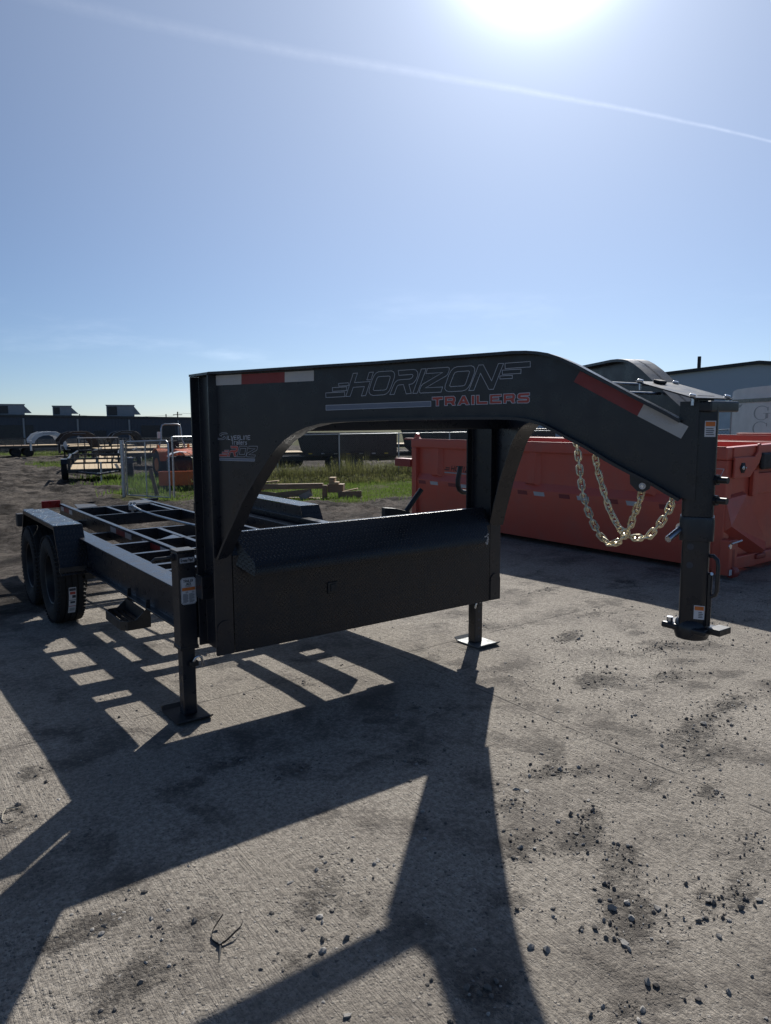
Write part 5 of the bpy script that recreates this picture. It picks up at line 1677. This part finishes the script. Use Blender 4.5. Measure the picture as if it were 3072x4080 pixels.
def hvac(label, px, w, h):
    """rooftop unit on the warehouse roof at this bearing"""
    a = R(bearing(px))
    # intersection of the bearing with the roof line, a little behind the wall
    dx, dy = math.sin(a), math.cos(a)
    wx, wy = math.cos(rz), math.sin(rz)
    # CAM + t*(dx,dy) = LA + s*(wx,wy)
    det = dx * -wy - dy * -wx
    bx, by = LA_[0] - CAM.x, LA_[1] - CAM.y
    s = (dx * by - dy * bx) / det
    t_ = (bx * -wy - by * -wx) / det
    x, y = CAM.x + dx * (t_ + 3), CAM.y + dy * (t_ + 3)
    U = thing('rooftop_unit', label, 'rooftop unit', (x, y, roofz(s) - 1.6), face(px), 'rooftop units on the warehouse')
    obj('cabinet', MB().box(-w / 2, w / 2, 0, 2.0, .02, h), 'hvac_grey', U, local=True)
    obj('cap', MB().box(-w / 2 - .06, w / 2 + .06, -.06, 2.06, h + .001, h + .08), 'hvac_grey', U, local=True)
    obj('intake_hood', MB().ext([(w / 2 + .001, .20), (w / 2 + .001, h - .1), (w / 2 + .65, .20)], lambda a_, b_, q: (a_, q, b_), .2, 1.8), 'hvac_grey', U, local=True)
    obj('grille', MB().box(-w / 2 + .1, -w / 2 + w * .38, -.012, -.001, .12, h - .1), 'black_paint', U, local=True)
hvac('left rooftop unit with a sloping hood on the dark warehouse', 62, 2.4, 1.02)
hvac('small middle rooftop unit on the dark warehouse', 262, 1.8, .95)
hvac('right rooftop unit with a sloping hood nearest the trailer riser', 492, 2.8, 1.15)

# grey metal building with a low gable on the right
ga_, gb_ = Vector((40.0, 44.6)), Vector((60.0, 9.9))
Lg = (gb_ - ga_).length
rzg = math.atan2((gb_ - ga_).y, (gb_ - ga_).x)
GB = thing('gabled_building', 'grey metal building with a low gable and a vent pipe on the right skyline', 'building', (ga_.x, ga_.y, -1.2), rzg)
pk = ((Vector((52.0, 23.6)) - ga_).length)
zp = 5.72 + 1.2
sl_ = .098
z0 = zp - pk * sl_
z1 = zp - (Lg - pk) * sl_
obj('wall', MB().ext([(0, 0), (Lg, 0), (Lg, z1), (pk, zp), (0, z0)], lambda a, b, q: (a, q, b), 0, 24), 'grey_cladding', GB, local=True)
obj('roof_edge', MB().ext([(-.3, z0 - .03), (pk, zp + .002), (Lg + .3, z1 - .03), (Lg + .3, z1 + .20), (pk, zp + .24), (-.3, z0 + .20)], lambda a, b, q: (a, q, b), -.35, 24.3), 'dusty_black', GB, local=True)
va = (Vector((50.08, 27.12)) - ga_).length
obj('vent_pipe', MB().tube([(va, .6, zp - (pk - va) * sl_ + .1), (va, .6, zp - (pk - va) * sl_ + 1.15)], .13, 12), 'dusty_black', GB, local=True, smooth=True)
obj('wall_lamp', MB().box(pk + 1.55, pk + 1.9, -.12, -.002, zp - 1.5, zp - .8), 'black_plastic', GB, local=True)
obj('wall_vent', MB().box(va - 2.6, va - 2.2, -.10, -.002, zp - 2.9, zp - 2.7), 'black_plastic', GB, local=True)
obj('roll_door', MB().box(va + .2, va + 4.2, -.06, -.002, 0, 4.0), 'white_paint', GB, local=True)

# white enclosed trailer with faded serif letters
e1 = Vector((-.594, -.804, 0))
BT = thing('enclosed_trailer', 'white enclosed box trailer with large faded serif letters at the right edge', 'trailer', (17.86, 6.92, gz(17.86, 6.92)), math.atan2(e1.y, e1.x))
zb = BT.location.z
def bt(n_, mb, mt='white_paint', par=None, **kw):
    return obj(n_, mb, mt, par or BT, local=True, **kw)
zr = 2.47 - zb
bt('box_body', MB().box(0, 5.2, 0, 2.2, .42, zr - .30))
rf = [(0, zr - .195), (.004, zr - .06), (.05, zr - .025), (.25, zr + .015), (.8, zr + .035), (5.2, zr + .05), (5.2, zr - .195)]
bt('roof_cap', MB().ext(rf, lambda a, b, q: (a, q, b), .01, 2.19), smooth=True)
bt('roof_band', MB().box(-.01, 5.21, -.012, 2.21, zr - .299, zr - .197), 'white_paint')
bt('drip_strip', MB().box(.06, 5.2, -.020, -.0125, zr - .345, zr - .255), 'black_paint')
bt('marker_lamp', MB().box(.02, .075, -.020, -.001, zr - .40, zr - .34), 'tail_red')
bt('corner_trim', MB().box(-.012, .028, -.014, -.001, .42, zr - .301), 'hvac_grey')
bt('frame_rail', MB().box(0, 5.2, .1, 2.1, .28, .42), 'dusty_black')
for x in (2.6, 3.5):
    for y in (.1, 2.1):
        bt('wheel', wheel_mb(.36, .22, (x, y, .36), 'y'), 'rubber', smooth=True)
# patch of torn decal below the band
mb = MB().add([(.16, -.002, zr - .43), (.30, -.002, zr - .395), (.50, -.002, zr - .40), (.62, -.002, zr - .375), (.52, -.002, zr - .455), (.36, -.002, zr - .50), (.26, -.002, zr - .47)], [tuple(range(7))])
bt('torn_patch', mb, 'grey_letters')
def serif_round(cx_, cz_, w, h, g):
    mb = MB()
    n_ = 40
    vs = []
    a0, a1 = R(40), R(318 if g else 322)
    for k in range(n_ + 1):
        a = a0 + (a1 - a0) * k / n_
        th = .018 + .055 * max(0, -math.cos(a)) ** 1.3
        for rr in (0, 1):
            rx, rz_ = w / 2 - (th if rr else 0), h / 2 - (.016 if rr else 0)
            vs.append((cx_ + rx * math.cos(a), -.0025, cz_ + rz_ * math.sin(a)))
    mb.add(vs, [(2 * k, 2 * k + 1, 2 * k + 3, 2 * k + 2) for k in range(n_)])
    if g:
        for (x0, x1, z0_, z1_) in ((.26 * w, .42 * w, -.36 * h, -.02 * h), (.10 * w, .56 * w, -.045 * h, -.015 * h)):
            mb.add([(cx_ + x0, -.0035, cz_ + z0_), (cx_ + x1, -.0035, cz_ + z0_), (cx_ + x1, -.0035, cz_ + z1_), (cx_ + x0, -.0035, cz_ + z1_)], [(0, 1, 2, 3)])
    mb.add([(cx_ + w * .36, -.003, cz_ + h * .16), (cx_ + w * .42, -.003, cz_ + h * .16), (cx_ + w * .42, -.003, cz_ + h * .42), (cx_ + w * .36, -.003, cz_ + h * .38)], [(0, 1, 2, 3)])
    return mb
bt('letter_g', serif_round(1.62, 1.845 - zb, .78, .36, True), 'grey_letters')
bt('letter_c', serif_round(1.60, 1.455 - zb, .78, .36, False), 'grey_letters')

# fence gate and post beside the box trailer, pickup bed beyond
fence('chain_link_fence', 'short chain-link fence glimpsed between the coupler and the white box trailer', [(22.0, 12.6), (23.6, 10.9), (25.2, 9.2)], 1.5, .12, wire=.003)
wp = obj('marker_stake', MB().tube([(17.6, 7.25, gz(17.6, 7.2)), (17.6, 7.25, 1.55)], .022, 8), 'white_paint')
tag(wp, 'thin white stake standing at the left end of the box trailer', 'stake')

# utility poles and wires on the left skyline
def pole(label, px, d, h, arm=True):
    b_ = at(bearing(px), d)
    P = thing('utility_pole', label, 'utility pole', b_, face(px), 'utility poles on the left skyline')
    obj('shaft', MB().tube([(0, 0, 0), (0, 0, h)], .13, 8), 'pole_wood', P, local=True, smooth=True)
    if arm:
        obj('crossarm', MB().box(-1.0, 1.0, -.06, .06, h - .75, h - .60), 'pole_wood', P, local=True)
    return Vector((b_[0], b_[1], b_[2] + h))
p1 = pole('utility pole between the middle and right rooftop units', 330, 210, 6.4, False)
p2 = pole('plain utility pole right of the right rooftop unit', 671, 190, 5.9, False)
p3 = pole('utility pole with a crossarm beside the riser of the trailer', 717, 170, 6.0)
for k, (dz, lab) in enumerate(((-.3, 'upper overhead wire strung between the poles over the warehouse'), (-2.0, 'lower overhead wire strung between the poles over the warehouse'))):
    pl = p1 + Vector((-60, 30, dz))
    pr_ = p3 + Vector((30, -10, dz))
    pts = []
    for a, b in ((pl, p1 + Vector((0, 0, dz))), (p1 + Vector((0, 0, dz)), p2 + Vector((0, 0, dz))), (p2 + Vector((0, 0, dz)), p3 + Vector((0, 0, dz))), (p3 + Vector((0, 0, dz)), pr_)):
        for j in range(8):
            q = a.lerp(b, j / 8)
            u = j / 8
            q.z -= .9 * 4 * u * (1 - u) * .5
            pts.append(q)
    wv = obj('overhead_wire', MB().tube(pts, .022, 4), 'black_plastic')
    tag(wv, lab, 'wire')

# ------------------------------------------------------------------ grass and weeds
def leafy(name, c0, c1, tr):
    t = NT(name)
    f = t.noise(1.7, 5, .7)
    g = t.noise(30, 3, .7)
    col = t.mix(t.math('ADD', t.math('MULTIPLY', f, .6), t.math('MULTIPLY', g, .4)), c0, c1)
    t.set(Base_Color=col, Roughness=.7)
    tl = t.n('ShaderNodeBsdfTranslucent')
    t.link(col, tl.inputs['Color'])
    mx = t.n('ShaderNodeMixShader')
    mx.inputs[0].default_value = tr
    t.link(t.b.outputs[0], mx.inputs[1])
    t.link(tl.outputs[0], mx.inputs[2])
    t.link(mx.outputs[0], t.out.inputs['Surface'])
    M[name] = t.m
leafy('grass_blades', (.06, .125, .02), (.17, .225, .05), .5)
leafy('weed_stems', (.09, .12, .035), (.23, .215, .09), .4)
leafy('weed_dark', (.05, .06, .03), (.12, .11, .065), .3)

def blade(mb, x, y, z, h, w, a, lean, rg):
    dx, dy = math.cos(a), math.sin(a)
    lx, ly = math.cos(a + 1.57) * lean * h, math.sin(a + 1.57) * lean * h
    mb.add([(x - dx * w, y - dy * w, z), (x + dx * w, y + dy * w, z), (x + dx * w * .7 + lx * .4, y + dy * w * .7 + ly * .4, z + h * .6), (x + lx, y + ly, z + h), (x - dx * w * .7 + lx * .4, y - dy * w * .7 + ly * .4, z + h * .6)], [(0, 1, 2, 4), (4, 2, 3)])
rg = random.Random(5)
near_g, far_g = MB(), MB()
n_ = 0
tries = 0
while n_ < 46000 and tries < 160000:
    tries += 1
    x = 4.6 + rg.random() * 14
    y = 8.4 + rg.random() * 11.5
    g = grass_amount(x, y)
    if rg.random() > g:
        continue
    h = .05 + .09 * rg.random() * (1 + .6 * fbm(x, y, 1.2, 2, 4.0))
    blade(near_g, x, y, gz(x, y) - .01, h, .007, rg.uniform(0, 6.28), rg.uniform(-.6, .6), rg)
    n_ += 1
n_ = tries = 0
while n_ < 16000 and tries < 90000:
    tries += 1
    y = 17 + 58 * rg.random() ** 1.4
    x = 2.5 + rg.random() * 17 * (y / 45)
    if rg.random() > grass_amount(x, y):
        continue
    blade(far_g, x, y, gz(x, y) - .01, .08 + .16 * rg.random(), .014, rg.uniform(0, 6.28), rg.uniform(-.6, .6), rg)
    n_ += 1
tag(obj('grass', near_g, 'grass_blades'), 'short green grass between the lumber heap and the fence', 'grass', None, 'stuff')
tag(obj('grass', far_g, 'grass_blades'), 'ragged grass patches in the muddy yard at the back left', 'grass', None, 'stuff')
wd, ws = MB(), MB()
segs = [((6.6, 16.2), (10.2, 18.5)), ((10.2, 18.4), (11.9, 17.2)), ((11.9, 17.1), (14.2, 16.8)), ((14.2, 16.8), (16.5, 15.8)), ((16.5, 15.8), (20, 14.3))]
for k in range(15000):
    a, b = segs[rg.randrange(len(segs))]
    u = rg.random()
    dpt = abs(rg.gauss(0, .9))
    sgn = -1 if rg.random() < .6 else 1
    x = a[0] + (b[0] - a[0]) * u - sgn * -.3 * 0 + rg.gauss(0, .2)
    y = a[1] + (b[1] - a[1]) * u + sgn * dpt
    cl = fbm(x, y, .8, 3, 12.0)
    h = ((.10 + .26 * rg.random()) if sgn < 0 else (.22 + .50 * rg.random())) * (1 + .9 * max(0, cl)) * (1.0 if sgn > 0 else .75)
    z = gz(x, y) - .02
    m_ = ws if rg.random() < .72 else wd
    blade(m_, x, y, z, h, .006, rg.uniform(0, 6.28), rg.uniform(-.45, .45), rg)
    if rg.random() < .30:
        lz = rg.uniform(.3, .95)
        for j in range(4):
            blade(m_, x + rg.uniform(-.04, .04), y + rg.uniform(-.04, .04), z + h * lz * rg.uniform(.7, 1), .07, .012, rg.uniform(0, 6.28), rg.uniform(-1.2, 1.2), rg)
tag(obj('weeds', ws, 'weed_stems'), 'tall dry weeds growing through the chain-link fence', 'weeds', None, 'stuff')
tag(obj('weeds', wd, 'weed_dark'), 'dark weed clumps among the dry weeds along the fence', 'weeds', None, 'stuff')
